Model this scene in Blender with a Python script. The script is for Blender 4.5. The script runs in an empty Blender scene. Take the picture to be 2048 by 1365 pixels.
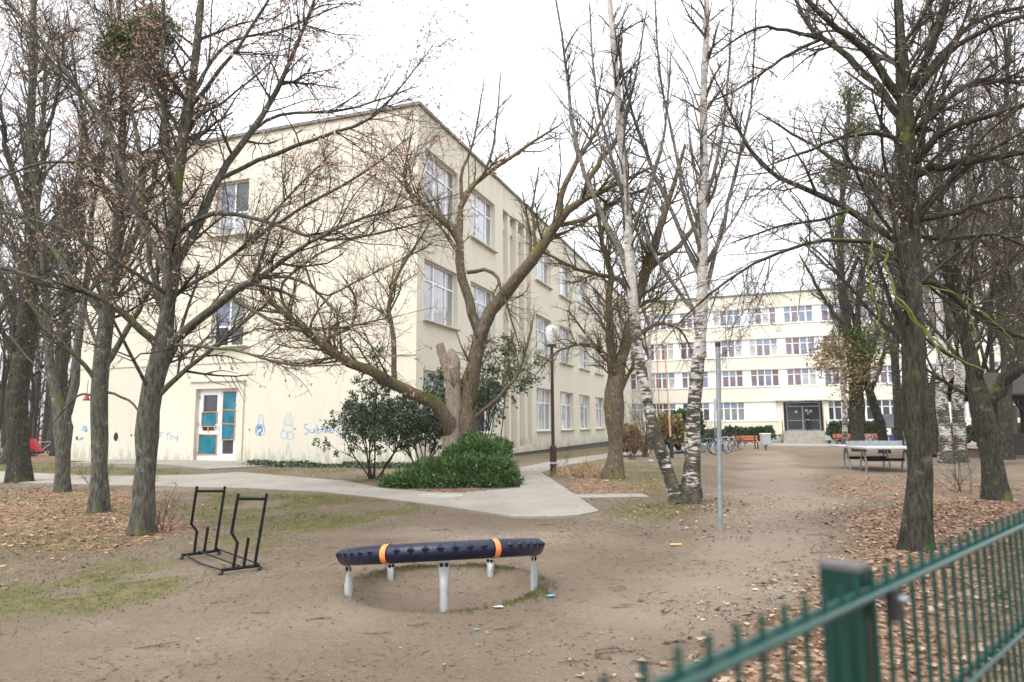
import bpy, math, numpy as np
from mathutils import Vector, Matrix
S = bpy.context.scene
COL = S.collection
# ------------------------------------------------------------------ camera
FPX, TH, RO, EYE = 1365.3, math.radians(6.93), math.radians(.38), 1.5
_X = np.array([1., 0, 0]); _F = np.array([0, math.cos(TH), math.sin(TH)]); _U = np.array([0, -math.sin(TH), math.cos(TH)])
_ex = math.cos(RO)*_X - math.sin(RO)*_U; _ey = math.sin(RO)*_X + math.cos(RO)*_U
CAM = np.array([0, 0, EYE])
cd = bpy.data.cameras.new('camera'); co = bpy.data.objects.new('camera', cd); COL.objects.link(co)
cd.sensor_width = 36; cd.lens = 24; cd.clip_start = .02; cd.clip_end = 3000
M = Matrix.Identity(4)
for i in range(3):
    M[i][0] = _ex[i]; M[i][1] = _ey[i]; M[i][2] = -_F[i]; M[i][3] = CAM[i]
co.matrix_world = M
S.camera = co
cd.dof.use_dof = True; cd.dof.focus_distance = 9.5; cd.dof.aperture_fstop = 2.4
# ------------------------------------------------------------------ sky, sun, exposure
W = bpy.data.worlds.new('World'); S.world = W; W.use_nodes = True
nt = W.node_tree; bg = nt.nodes['Background']
sky = nt.nodes.new('ShaderNodeTexSky'); sky.sky_type = 'NISHITA'; sky.sun_disc = False
SUN_EL, SUN_AZ = math.radians(52), math.radians(20)
sky.sun_elevation = SUN_EL; sky.sun_rotation = SUN_AZ; sky.dust_density = 4; sky.air_density = 1.0
hs = nt.nodes.new('ShaderNodeHueSaturation'); hs.inputs['Saturation'].default_value = .12
mxw = nt.nodes.new('ShaderNodeMix'); mxw.data_type = 'RGBA'; mxw.inputs[0].default_value = .55
mxw.inputs[7].default_value = (9.0, 9.1, 9.6, 1)
nt.links.new(sky.outputs[0], hs.inputs['Color']); nt.links.new(hs.outputs[0], mxw.inputs[6])
tcw = nt.nodes.new('ShaderNodeTexCoord'); spw = nt.nodes.new('ShaderNodeSeparateXYZ'); nt.links.new(tcw.outputs['Generated'], spw.inputs[0])
mrw = nt.nodes.new('ShaderNodeMapRange'); mrw.inputs['To Min'].default_value = .66; mrw.inputs['To Max'].default_value = 1.5; nt.links.new(spw.outputs[2], mrw.inputs[0])
vmw = nt.nodes.new('ShaderNodeVectorMath'); vmw.operation = 'SCALE'; nt.links.new(mxw.outputs[2], vmw.inputs[0]); nt.links.new(mrw.outputs[0], vmw.inputs['Scale'])
nt.links.new(vmw.outputs[0], bg.inputs[0])   # overcast: brighter overhead than at the horizon
bg.inputs[1].default_value = .12
sl = bpy.data.lights.new('sun', 'SUN'); sl.energy = .7; sl.angle = math.radians(30); sl.color = (1, .97, .92)
so = bpy.data.objects.new('sun', sl); COL.objects.link(so)
sd = Vector((math.sin(SUN_AZ)*math.cos(SUN_EL), math.cos(SUN_AZ)*math.cos(SUN_EL), math.sin(SUN_EL)))
sd = Vector((-.35, -.45, .82)).normalized()
so.rotation_euler = sd.to_track_quat('Z', 'Y').to_euler(); so.location = (0, 0, 40)
sky.sun_elevation = math.asin(sd.z); sky.sun_rotation = math.atan2(sd.x, sd.y)
S.view_settings.view_transform = 'Standard'; S.view_settings.look = 'None'
S.view_settings.gamma = 1; S.view_settings.exposure = 1.25
S.render.engine = 'CYCLES'; S.cycles.use_denoising = True; S.cycles.max_bounces = 6; S.cycles.transparent_max_bounces = 8
rng = np.random.default_rng(7)
# ------------------------------------------------------------------ pixel helpers (photo 2048 x 1365)
def ray(px, py): return (px-1024)*_ex + (682.5-py)*_ey + FPX*_F
def gz(y): return -.4*np.clip((np.asarray(y, float)-26)/36, 0, 1)
def gp(px, py, z=None):
    d = ray(px, py)
    if z is not None: return CAM + d*((z-EYE)/d[2])
    p = CAM + d*(-EYE/d[2])
    for _ in range(12): p = CAM + d*((float(gz(p[1]))-EYE)/d[2])
    return p
def ad(px, py, Y): d = ray(px, py); return CAM + d*(Y/d[1])
def project(P):
    d = P-CAM; w = d@_F
    return 1024+FPX*(d@_ex)/w, 682.5-FPX*(d@_ey)/w
# ------------------------------------------------------------------ mesh builder
class MB:
    def __init__(s): s.v = []; s.f = []; s.m = []; s.n = 0; s.sm = []
    def add(s, V, Fc, mi=0, smooth=False):
        V = np.asarray(V, float).reshape(-1, 3); Fc = np.asarray(Fc, int)
        s.v.append(V); s.f.append(Fc+s.n); s.m.append(np.full(len(Fc), mi)); s.sm.append(np.full(len(Fc), smooth)); s.n += len(V)
        return s
    def box(s, a, b, mi=0):
        x0, y0, z0 = a; x1, y1, z1 = b
        V = [(x0,y0,z0),(x1,y0,z0),(x1,y1,z0),(x0,y1,z0),(x0,y0,z1),(x1,y0,z1),(x1,y1,z1),(x0,y1,z1)]
        return s.add(V, [(0,3,2,1),(4,5,6,7),(0,1,5,4),(1,2,6,5),(2,3,7,6),(3,0,4,7)], mi)
    def bevbox(s, a, b, r=.01, mi=0):
        a = np.array(a, float); b = np.array(b, float); r = min(r, *(abs(b-a)/2.01))
        lo = np.minimum(a, b); hi = np.maximum(a, b)
        bm = _bevel_cache(tuple(np.round(hi-lo, 4)), round(r, 4))
        return s.add(bm[0]+(lo+hi)/2, bm[1], mi) if len(bm[1]) else s
    def obox(s, c, ax, ay, az_, mi=0):
        c, ax, ay, az_ = [np.asarray(q, float) for q in (c, ax, ay, az_)]
        V = [c+i*ax+j*ay+k*az_ for k in (-1, 1) for i, j in ((-1,-1),(1,-1),(1,1),(-1,1))]
        return s.add(V, [(0,3,2,1),(4,5,6,7),(0,1,5,4),(1,2,6,5),(2,3,7,6),(3,0,4,7)], mi)
    def bar(s, p, q, w, h=None, mi=0, up=(0,0,1)):
        p = np.asarray(p, float); q = np.asarray(q, float); h = h or w
        t = q-p; L = np.linalg.norm(t); t /= L; u = np.asarray(up, float)
        if abs(t@u) > .98: u = np.array([1., 0, 0])
        a = np.cross(t, u); a /= np.linalg.norm(a); b = np.cross(a, t)
        return s.obox((p+q)/2, a*w/2, t*L/2, b*h/2, mi)
    def tubes(s, P, R, k=6, mi=0, smooth=True, cap=False):
        P = np.asarray(P, float); R = np.asarray(R, float)
        if P.ndim == 2: P = P[None]; R = np.broadcast_to(R, P.shape[:2][1:])[None] if R.ndim <= 1 else R
        m, n = P.shape[:2]
        if m == 0: return s
        T = np.gradient(P, axis=1); T /= np.linalg.norm(T, axis=2, keepdims=True)+1e-12
        mean = np.abs(P[:, -1]-P[:, 0]); mean /= np.linalg.norm(mean, axis=1, keepdims=True)+1e-12
        ref = np.where((mean[:, 2] > .8)[:, None], np.array([1., .1, 0]), np.array([0, .05, 1.]))
        A = np.cross(T, ref[:, None, :]); A /= np.linalg.norm(A, axis=2, keepdims=True)+1e-9
        B = np.cross(T, A)
        th = np.arange(k)*2*np.pi/k
        V = P[:, :, None]+R[:, :, None, None]*(np.cos(th)[:, None]*A[:, :, None]+np.sin(th)[:, None]*B[:, :, None])
        idx = np.arange(m*n*k).reshape(m, n, k); nx = np.roll(idx, -1, axis=2)
        Q = np.stack([idx[:, :-1], nx[:, :-1], nx[:, 1:], idx[:, 1:]], -1).reshape(-1, 4)
        s.add(V.reshape(-1, 3), Q, mi, smooth)
        if cap:
            for i in range(m):
                for e in (0, n-1):
                    r = V[i, e]; c = r.mean(0)
                    s.add(np.vstack([r, c]), [(j, (j+1) % k, k, k) for j in range(k)], mi)
        return s
    def lathe(s, prof, c=(0,0,0), k=24, mi=0, smooth=True):
        th = np.arange(k)*2*np.pi/k; prof = np.asarray(prof, float)
        V = np.stack([prof[:, 0, None]*np.cos(th), prof[:, 0, None]*np.sin(th), np.repeat(prof[:, 1, None], k, 1)], -1)+np.asarray(c, float)
        n = len(prof); idx = np.arange(n*k).reshape(n, k); nx = np.roll(idx, -1, 1)
        return s.add(V.reshape(-1, 3), np.stack([idx[:-1], nx[:-1], nx[1:], idx[1:]], -1).reshape(-1, 4), mi, smooth)
    def quads(s, V, mi=0):   # V (m,4,3)
        m = len(V)
        return s.add(np.asarray(V).reshape(-1, 3), np.arange(m*4).reshape(m, 4), mi)
    def build(s, name, mats, parent=None, loc=None, origin=None):
        me = bpy.data.meshes.new(name)
        V = np.concatenate(s.v) if s.v else np.zeros((0, 3))
        if origin is not None: V = V-np.asarray(origin)
        Fq = np.concatenate(s.f); mi = np.concatenate(s.m); sm = np.concatenate(s.sm)
        tri = Fq[:, 2] == Fq[:, 3]
        tot = np.where(tri, 3, 4); st = np.concatenate([[0], np.cumsum(tot)[:-1]])
        mask = np.ones(Fq.shape, bool); mask[tri, 3] = False
        loops = Fq[mask]
        me.vertices.add(len(V)); me.vertices.foreach_set('co', V.ravel())
        me.loops.add(len(loops)); me.loops.foreach_set('vertex_index', loops.astype(np.int32))
        me.polygons.add(len(Fq)); me.polygons.foreach_set('loop_start', st.astype(np.int32))
        me.polygons.foreach_set('material_index', mi.astype(np.int32)); me.polygons.foreach_set('use_smooth', sm)
        for m_ in (mats if isinstance(mats, (list, tuple)) else [mats]): me.materials.append(m_)
        me.update(calc_edges=True)
        o = bpy.data.objects.new(name, me); COL.objects.link(o)
        if parent is not None: o.parent = parent
        if loc is not None: o.location = loc
        elif origin is not None and parent is None: o.location = origin
        return o
_bc = {}
def _bevel_cache(dim, r):
    if (dim, r) not in _bc:
        import bmesh
        bm = bmesh.new(); bmesh.ops.create_cube(bm, size=1)
        bmesh.ops.scale(bm, vec=dim, verts=bm.verts)
        bmesh.ops.bevel(bm, geom=bm.edges[:], offset=r, segments=2, affect='EDGES', profile=.5)
        bmesh.ops.triangulate(bm, faces=[f for f in bm.faces if len(f.verts) > 4])
        bm.verts.index_update()
        V = np.array([v.co[:] for v in bm.verts]); Fc = [[v.index for v in f.verts] for f in bm.faces]
        Fc = np.array([f if len(f) == 4 else f+[f[-1]] for f in Fc]); bm.free()
        _bc[(dim, r)] = (V, Fc)
    return _bc[(dim, r)]
def tag(o, label=None, cat=None, group=None, kind=None):
    if label: o['label'] = label
    if cat: o['category'] = cat
    if group: o['group'] = group
    if kind: o['kind'] = kind
    return o
def empty(name, loc, label, cat, group=None, rz=0):
    o = bpy.data.objects.new(name, None); COL.objects.link(o); o.location = tuple(loc); o.rotation_euler = (0, 0, rz)
    o.empty_display_size = .2
    return tag(o, label, cat, group)
def copy_tree(o, parent=None, label=None, group=None, mats=None):
    c = o.copy(); COL.objects.link(c)
    if parent is not None: c.parent = parent
    if label: c['label'] = label
    if group: c['group'] = group
    for ch in list(o.children): copy_tree(ch, c)
    return c
def resample(P, R, n, jit=0.0):
    P = np.asarray(P, float); R = np.asarray(R, float)
    if len(P) > 2:   # smooth (Catmull-Rom)
        out = []; rr = []
        for i in range(len(P)-1):
            p0 = P[max(i-1, 0)]; p1 = P[i]; p2 = P[i+1]; p3 = P[min(i+2, len(P)-1)]
            for t in np.linspace(0, 1, 6, endpoint=False):
                out.append(.5*((2*p1)+(-p0+p2)*t+(2*p0-5*p1+4*p2-p3)*t*t+(-p0+3*p1-3*p2+p3)*t**3)); rr.append(R[i]*(1-t)+R[i+1]*t)
        out.append(P[-1]); rr.append(R[-1]); P = np.array(out); R = np.array(rr)
    L = np.concatenate([[0], np.cumsum(np.linalg.norm(np.diff(P, axis=0), axis=1))])
    t = np.linspace(0, L[-1], n)
    Q = np.stack([np.interp(t, L, P[:, i]) for i in range(3)], 1); r = np.interp(t, L, R)
    if jit:
        J = rng.normal(0, jit, Q.shape); J[0] = 0; Q += J*r[:, None]
    return Q, r
# ------------------------------------------------------------------ materials
def mat(name): 
    m = bpy.data.materials.new(name); m.use_nodes = True
    t = m.node_tree; return m, t, t.nodes['Principled BSDF']
def N(t, typ, **kw):
    n = t.nodes.new(typ)
    for k, v in kw.items():
        if hasattr(n, k): setattr(n, k, v)
        else: n.inputs[k].default_value = v
    return n
def noise(t, scale, detail=4, rough=.55, vec=None, mapscale=None, coord='Object'):
    n = N(t, 'ShaderNodeTexNoise'); n.inputs['Scale'].default_value = scale; n.inputs['Detail'].default_value = detail; n.inputs['Roughness'].default_value = rough
    tc = N(t, 'ShaderNodeTexCoord')
    if mapscale is not None:
        mp = N(t, 'ShaderNodeMapping'); mp.inputs['Scale'].default_value = mapscale
        t.links.new(tc.outputs[coord], mp.inputs[0]); t.links.new(mp.outputs[0], n.inputs['Vector'])
    else: t.links.new(tc.outputs[coord], n.inputs['Vector'])
    return n.outputs['Fac']
def ramp(t, fac, stops):
    r = N(t, 'ShaderNodeValToRGB'); e = r.color_ramp.elements
    while len(e) < len(stops): e.new(.5)
    for i, (p, c) in enumerate(stops):
        e[i].position = p; e[i].color = (*c, 1) if len(c) == 3 else c
    t.links.new(fac, r.inputs[0]); return r.outputs[0]
def g(v): return (v, v, v)
def mix(t, fac, a, b, blend='MIX'):
    m = N(t, 'ShaderNodeMix'); m.data_type = 'RGBA'; m.blend_type = blend
    for s, v in ((0, fac), (6, a), (7, b)):
        if hasattr(v, 'links') or hasattr(v, 'is_output'): t.links.new(v, m.inputs[s])
        else: m.inputs[s].default_value = (*v, 1) if isinstance(v, tuple) and len(v) == 3 else v
    return m.outputs[2]
def bump(t, b, h, strength=.5, dist=.02):
    n = N(t, 'ShaderNodeBump'); n.inputs['Strength'].default_value = strength; n.inputs['Distance'].default_value = dist
    t.links.new(h, n.inputs['Height']); t.links.new(n.outputs[0], b.inputs['Normal'])
def math_(t, op, a, b=0.):
    m = N(t, 'ShaderNodeMath'); m.operation = op
    for i, v in enumerate((a, b)):
        if hasattr(v, 'is_output'): t.links.new(v, m.inputs[i])
        else: m.inputs[i].default_value = v
    return m.outputs[0]
def simple(name, col, rough=.6, metal=0., var=.12, scale=8., spec=.5, bumpv=0.):
    m, t, b = mat(name)
    f = noise(t, scale, 5)
    c = ramp(t, f, [(.3, tuple(x*(1-var) for x in col)), (.7, tuple(min(1, x*(1+var)) for x in col))])
    t.links.new(c, b.inputs['Base Color']); b.inputs['Roughness'].default_value = rough; b.inputs['Metallic'].default_value = metal
    b.inputs['Specular IOR Level'].default_value = spec
    if bumpv: bump(t, b, noise(t, scale*6, 3), bumpv, .01)
    return m
def bark(name, dark, light, moss=(.10, .12, .02), moss_amt=.5, vscale=(9, 9, 2.2), bumps=1.0):
    m, t, b = mat(name)
    f = noise(t, 3.2, 8, .68, mapscale=vscale)
    c = ramp(t, f, [(.34, dark), (.5, tuple((a+q)/2 for a, q in zip(dark, light))), (.66, light)])
    pat = noise(t, 5.5, 6, .7)
    lich = ramp(t, pat, [(.58, g(0)), (.66, g(1))])
    c = mix(t, math_(t, 'MULTIPLY', lich, .55), c, tuple(min(1, x*1.5+.05) for x in light))
    if moss_amt > 0:
        mo = noise(t, 1.7, 6, .7)
        geo = N(t, 'ShaderNodeNewGeometry'); sp = N(t, 'ShaderNodeSeparateXYZ'); t.links.new(geo.outputs['Normal'], sp.inputs[0])
        k = math_(t, 'ADD', mo, math_(t, 'MULTIPLY', sp.outputs[2], .13))
        mm = ramp(t, k, [(.64-.22*moss_amt, g(0)), (.74-.22*moss_amt, g(1))])
        c = mix(t, mm, c, mix(t, pat, tuple(x*.6 for x in moss), tuple(x*1.5 for x in moss)))
    t.links.new(c, b.inputs['Base Color']); b.inputs['Roughness'].default_value = .9; b.inputs['Specular IOR Level'].default_value = .2
    bump(t, b, f, bumps, .03)
    return m
def leafmat(name, stops, rough=.6, trans=.15, spec=.3):
    m, t, b = mat(name)
    geo = N(t, 'ShaderNodeNewGeometry')
    c = ramp(t, geo.outputs['Random Per Island'], stops)
    t.links.new(c, b.inputs['Base Color']); b.inputs['Roughness'].default_value = rough; b.inputs['Specular IOR Level'].default_value = spec
    if trans:
        tr = N(t, 'ShaderNodeBsdfTranslucent'); t.links.new(c, tr.inputs[0]); ms = N(t, 'ShaderNodeMixShader'); ms.inputs[0].default_value = trans
        t.links.new(b.outputs[0], ms.inputs[1]); t.links.new(tr.outputs[0], ms.inputs[2]); t.links.new(ms.outputs[0], t.nodes['Material Output'].inputs[0])
    return m
MT = {}
MT['linden'] = bark('linden_bark', (.034, .033, .027), (.165, .16, .13), (.11, .125, .035), .38)
MT['dark'] = bark('dark_bark', (.014, .013, .010), (.078, .074, .056), (.10, .12, .02), .3)
MT['maple'] = bark('maple_bark', (.055, .042, .03), (.20, .155, .11), (.13, .13, .03), .42, (7, 7, 3))
MT['deadwood'] = bark('dead_wood', (.15, .12, .09), (.38, .32, .25), moss_amt=0)
MT['forest'] = bark('forest_bark', (.022, .02, .016), (.085, .079, .062), (.07, .08, .025), .3, bumps=.4)
MT['twig'] = simple('twig_bark', (.08, .072, .056), .85, var=.4, scale=2, spec=.2)
MT['mossytwig'] = simple('mossy_twig_bark', (.115, .105, .045), .9, var=.5, scale=2, spec=.1)
MT['brightmoss'] = simple('bright_moss', (.10, .12, .028), .95, var=.45, scale=9, spec=.1)
def birch():
    m, t, b = mat('birch_bark')
    f = noise(t, 2.6, 6, .6, mapscale=(2.2, 2.2, 9))
    p = noise(t, 1.3, 6, .65)
    tc = N(t, 'ShaderNodeTexCoord'); sp = N(t, 'ShaderNodeSeparateXYZ'); t.links.new(tc.outputs['Object'], sp.inputs[0])
    low = N(t, 'ShaderNodeMapRange'); low.inputs['From Min'].default_value = .2; low.inputs['From Max'].default_value = 5.5
    low.inputs['To Min'].default_value = .10; low.inputs['To Max'].default_value = -.06; t.links.new(sp.outputs[2], low.inputs[0])
    k = math_(t, 'ADD', math_(t, 'MULTIPLY', math_(t, 'ADD', f, p), .5), low.outputs[0])
    msk = ramp(t, k, [(.515, g(0)), (.56, g(1))])
    wh = ramp(t, noise(t, 11, 4), [(.3, (.30, .275, .25)), (.7, (.58, .55, .51))])
    dk = ramp(t, noise(t, 6, 5), [(.35, (.02, .018, .014)), (.6, (.07, .06, .04)), (.75, (.12, .12, .04))])
    t.links.new(mix(t, msk, wh, dk), b.inputs['Base Color']); b.inputs['Roughness'].default_value = .8
    bump(t, b, k, .7, .03); return m
MT['birch'] = birch()
MT['birchlimb'] = bark('birch_limb_bark', (.045, .038, .032), (.24, .22, .19), moss_amt=.15, vscale=(3, 3, 10), bumps=.3)
def plaster(name, a, bcol, stain=(.36, .35, .27), green=True):
    m, t, b = mat(name)
    f = noise(t, .55, 6, .6); st = noise(t, 1.4, 6, .65, mapscale=(1.1, 1.1, .12)); fine = noise(t, 14, 4)
    c = mix(t, f, a, bcol)
    c = mix(t, math_(t, 'MULTIPLY', ramp(t, st, [(.52, g(0)), (.85, g(1))]), .22), c, stain)
    tcz = N(t, 'ShaderNodeTexCoord'); spz = N(t, 'ShaderNodeSeparateXYZ'); t.links.new(tcz.outputs['Object'], spz.inputs[0])
    mz = N(t, 'ShaderNodeMapRange'); mz.inputs['From Min'].default_value = 11.6; mz.inputs['From Max'].default_value = 13.4; mz.inputs['To Min'].default_value = 0; mz.inputs['To Max'].default_value = .22; t.links.new(spz.outputs[2], mz.inputs[0])
    ks = math_(t, 'ADD', noise(t, 2.6, 6, .65, mapscale=(2.4, 2.4, .10)), mz.outputs[0])
    c = mix(t, math_(t, 'MULTIPLY', ramp(t, ks, [(.6, g(0)), (.85, g(1))]), .45), c, (.33, .31, .25))
    c = mix(t, math_(t, 'MULTIPLY', fine, .12), c, tuple(x*.75 for x in a))
    if green:
        tc = N(t, 'ShaderNodeTexCoord'); sp = N(t, 'ShaderNodeSeparateXYZ'); t.links.new(tc.outputs['Object'], sp.inputs[0])
        mr = N(t, 'ShaderNodeMapRange'); mr.inputs['From Min'].default_value = .1; mr.inputs['From Max'].default_value = 1.1
        mr.inputs['To Min'].default_value = .24; mr.inputs['To Max'].default_value = 0; t.links.new(sp.outputs[2], mr.inputs[0])
        k = math_(t, 'ADD', noise(t, 2.2, 7, .7, mapscale=(2, 2, .5)), mr.outputs[0])
        c = mix(t, math_(t, 'MULTIPLY', ramp(t, k, [(.62, g(0)), (.78, g(1))]), .6), c, (.30, .31, .19))
    t.links.new(c, b.inputs['Base Color']); b.inputs['Roughness'].default_value = .92; b.inputs['Specular IOR Level'].default_value = .15
    bump(t, b, noise(t, 60, 3), .25, .006); return m
MT['cream'] = plaster('cream_plaster', (.66, .62, .515), (.72, .68, .575))
MT['cream2'] = plaster('pale_cream_plaster', (.70, .66, .545), (.75, .715, .605), green=False)
MT['whitepanel'] = simple('white_panel', (.78, .79, .82), .5, var=.05)
MT['upvc'] = simple('white_window_plastic', (.80, .80, .80), .35, var=.04)
MT['flash'] = simple('roof_flashing', (.16, .15, .14), .6, var=.3)
MT['plinth'] = simple('dark_plinth', (.10, .095, .085), .9, var=.35, scale=3)
MT['stone'] = simple('grey_plinth_stone', (.32, .30, .26), .9, var=.25, scale=3)
def glass(name, col, rough=.08, stripes=0., spec=.8):
    m, t, b = mat(name)
    f = noise(t, 1.1, 4, mapscale=(1, 1, .7)); 
    c = ramp(t, f, [(.3, tuple(x*.7 for x in col)), (.7, tuple(min(1, x*1.25) for x in col))])
    if stripes:
        w = N(t, 'ShaderNodeTexWave'); w.inputs['Scale'].default_value = 6; w.inputs['Distortion'].default_value = 3; w.bands_direction = 'X'
        tc = N(t, 'ShaderNodeTexCoord'); t.links.new(tc.outputs['Object'], w.inputs[0])
        c = mix(t, math_(t, 'MULTIPLY', w.outputs[1], stripes), c, tuple(x*.5 for x in col))
    t.links.new(c, b.inputs['Base Color']); b.inputs['Roughness'].default_value = rough; b.inputs['Specular IOR Level'].default_value = spec
    b.inputs['Coat Weight'].default_value = .6 if max(col) > .1 else .08; b.inputs['Coat Roughness'].default_value = .03
    bump(t, b, noise(t, .9, 2), .08, .05)
    return m
MT['gl_pale'] = glass('pane_pale_sky_reflection', (.42, .45, .50), stripes=.25)  # reflected sky painted into the pane colour, faintly banded
MT['gl_green'] = glass('pane_curtain_greygreen', (.26, .30, .30), stripes=.6)
MT['gl_dark'] = glass('pane_dark', (.055, .06, .07))
MT['gl_mauve'] = glass('pane_mauve_curtain', (.22, .165, .21), stripes=.5)
MT['gl_blue'] = glass('pane_blue_grey', (.20, .24, .33), stripes=.2)
MT['gl_rust'] = glass('pane_rust_curtain', (.36, .13, .10), stripes=.5)
MT['gl_wine'] = glass('pane_wine_curtain', (.18, .115, .125), stripes=.5)
MT['gl_white'] = glass('pane_white_curtain', (.46, .48, .47), stripes=.4)
MT['teal'] = simple('teal_plastic_sheet', (.012, .155, .22), .28, var=.3, scale=3, bumpv=.3)
MT['tape'] = simple('orange_tape', (.72, .27, .02), .5, var=.1)
MT['graffiti'] = simple('blue_spray_paint', (.20, .38, .60), .7, var=.3, scale=5)
MT['graffiti2'] = simple('pale_blue_spray_paint', (.33, .50, .66), .8, var=.25, scale=5)
MT['black'] = simple('black_steel', (.006, .006, .007), .55, var=.2, spec=.25)
MT['rubber'] = simple('black_rubber', (.02, .02, .022), .7, var=.2)
MT['navy'] = simple('navy_rubber', (.004, .007, .026), .38, var=.3, scale=20, spec=.4)
MT['orange'] = simple('orange_rubber', (.72, .22, .06), .5, var=.1)
MT['zinc'] = simple('galvanised_steel', (.46, .48, .49), .5, metal=.55, var=.18, scale=14)
MT['zincdark'] = simple('weathered_zinc', (.27, .29, .31), .55, metal=.4, var=.2, scale=10)
MT['brown'] = simple('brown_lamp_paint', (.055, .022, .018), .5, var=.2)
MT['opal'] = simple('opal_lamp_glass', (.80, .79, .80), .3, var=.03)
MT['green'] = simple('green_paint_shaded', (.001, .032, .024), .3, var=.1, spec=.5)  # post copy of the fence's one coating, darkened for lack of skylight
MT['greenlit'] = simple('green_paint_lit', (.003, .048, .039), .3, var=.1, spec=.6)  # panel copy of the same coating, lightened for skylight on the rails
MT['cap'] = simple('fence_cap_plastic', (.09, .085, .085), .45, var=.1)
MT['concrete'] = simple('table_concrete', (.40, .41, .41), .6, var=.1)
MT['wood'] = simple('weathered_timber', (.115, .08, .052), .85, var=.35, scale=5)
MT['darkwood'] = simple('dark_timber', (.035, .028, .022), .8, var=.3)
MT['benchorange'] = simple('orange_bench_slats', (.46, .16, .09), .6, var=.15)
MT['poleorange'] = simple('orange_stake_wood', (.52, .30, .19), .7, var=.25)
MT['grey'] = simple('grey_enamel', (.42, .43, .44), .5, var=.1)
MT['slate'] = simple('slate_board', (.075, .075, .085), .6, var=.3, scale=4)
MT['blue'] = simple('blue_paint', (.03, .06, .25), .5, var=.15)
MT['red'] = simple('red_fabric', (.42, .012, .02), .6, var=.2)
MT['redclay'] = simple('red_bell_clay', (.30, .05, .03), .5, var=.2)
MT['bikewhite'] = simple('white_bike_paint', (.7, .7, .7), .3, var=.05)
MT['biketeal'] = simple('teal_bike_paint', (.02, .25, .30), .3, var=.05)
MT['bikesilver'] = simple('silver_bike_paint', (.42, .44, .48), .3, metal=.5, var=.1)
MT['bikered'] = simple('red_bike_paint', (.30, .03, .04), .3, var=.1)
MT['cloth'] = simple('dark_blue_cloth', (.012, .014, .025), .85, var=.2)
MT['skin'] = simple('skin', (.55, .33, .24), .5, var=.05)
MT['hair'] = simple('brown_hair', (.05, .035, .025), .6, var=.2)
MT['litterwhite'] = simple('white_litter', (.7, .72, .75), .5, var=.1)
MT['litterblue'] = simple('blue_litter', (.10, .38, .52), .5, var=.1)
MT['litterorange'] = simple('orange_litter', (.66, .40, .16), .5, var=.1)
MT['dryleaf'] = leafmat('dry_hanging_bracts', [(0, (.34, .19, .12)), (.35, (.52, .33, .25)), (.7, (.62, .43, .35)), (1, (.27, .16, .11))], trans=.4)
MT['litter'] = leafmat('fallen_leaf', [(0, (.07, .045, .03)), (.2, (.15, .09, .055)), (.45, (.235, .155, .10)), (.65, (.33, .235, .165)), (.82, (.42, .32, .235)), (.93, (.22, .12, .07)), (1, (.11, .07, .045))], trans=.1)
MT['crumb'] = leafmat('leaf_crumb', [(0, (.05, .034, .023)), (.5, (.10, .066, .043)), (.85, (.18, .125, .085)), (1, (.30, .24, .18))], trans=0)
MT['grass'] = leafmat('grass_blade', [(0, (.055, .08, .014)), (.4, (.10, .12, .026)), (.7, (.22, .18, .08)), (1, (.04, .065, .012))], trans=.2)
MT['drygrass'] = leafmat('dry_grass_blade', [(0, (.40, .29, .17)), (.5, (.50, .37, .23)), (1, (.30, .20, .11))], trans=.2)
MT['juniper'] = leafmat('juniper_needles', [(0, (.018, .045, .015)), (.4, (.055, .115, .036)), (.75, (.12, .20, .06)), (1, (.21, .30, .10))], trans=.1)
MT['evergreen'] = leafmat('glossy_evergreen_leaf', [(0, (.03, .045, .022)), (.45, (.06, .095, .05)), (.8, (.11, .16, .09)), (1, (.17, .21, .14))], rough=.35, trans=.08)
MT['mistletoe'] = leafmat('mistletoe_leaf', [(0, (.03, .05, .008)), (.5, (.08, .125, .018)), (1, (.15, .20, .03))], trans=.2)
MT['hedge'] = leafmat('hedge_leaf', [(0, (.02, .04, .012)), (.5, (.045, .085, .025)), (1, (.09, .13, .04))], trans=.1)
MT['hedgebrown'] = leafmat('brown_green_shrub_leaf', [(0, (.12, .11, .03)), (.5, (.24, .19, .08)), (1, (.38, .26, .15))], trans=.1)
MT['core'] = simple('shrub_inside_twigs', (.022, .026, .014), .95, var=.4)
MT['pine'] = leafmat('pine_needles', [(0, (.012, .022, .010)), (.6, (.03, .045, .02)), (1, (.05, .065, .03))], trans=.05)
MT['twigred'] = simple('red_brown_twig', (.13, .065, .05), .85, var=.3, scale=3)
MT['stick'] = simple('dead_stick', (.085, .055, .035), .9, var=.35, scale=10)
# ------------------------------------------------------------------ ground zones
ZX0, ZX1, ZY0, ZY1, ZR = -45., 60., -6., 84., .1
gx = np.arange(ZX0, ZX1, ZR); gy = np.arange(ZY0, ZY1, ZR); GX, GY = np.meshgrid(gx, gy)
def inpoly(X, Y, poly):
    c = np.zeros(X.shape, bool); n = len(poly)
    for i in range(n):
        x0, y0 = poly[i][:2]; x1, y1 = poly[(i+1) % n][:2]
        if y0 == y1: continue
        k = ((y0 > Y) != (y1 > Y)) & (X < (x1-x0)*(Y-y0)/(y1-y0)+x0); c ^= k
    return c
def blur(A, r):
    for ax in (0, 1):
        for _ in range(2):
            P = np.pad(A, [(r+1, r) if a == ax else (0, 0) for a in (0, 1)], mode='edge'); Cc = np.cumsum(P, axis=ax)
            n = A.shape[ax]
            A = (np.take(Cc, np.arange(2*r+1, 2*r+1+n), ax)-np.take(Cc, np.arange(0, n), ax))/(2*r+1)
    return A
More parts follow.
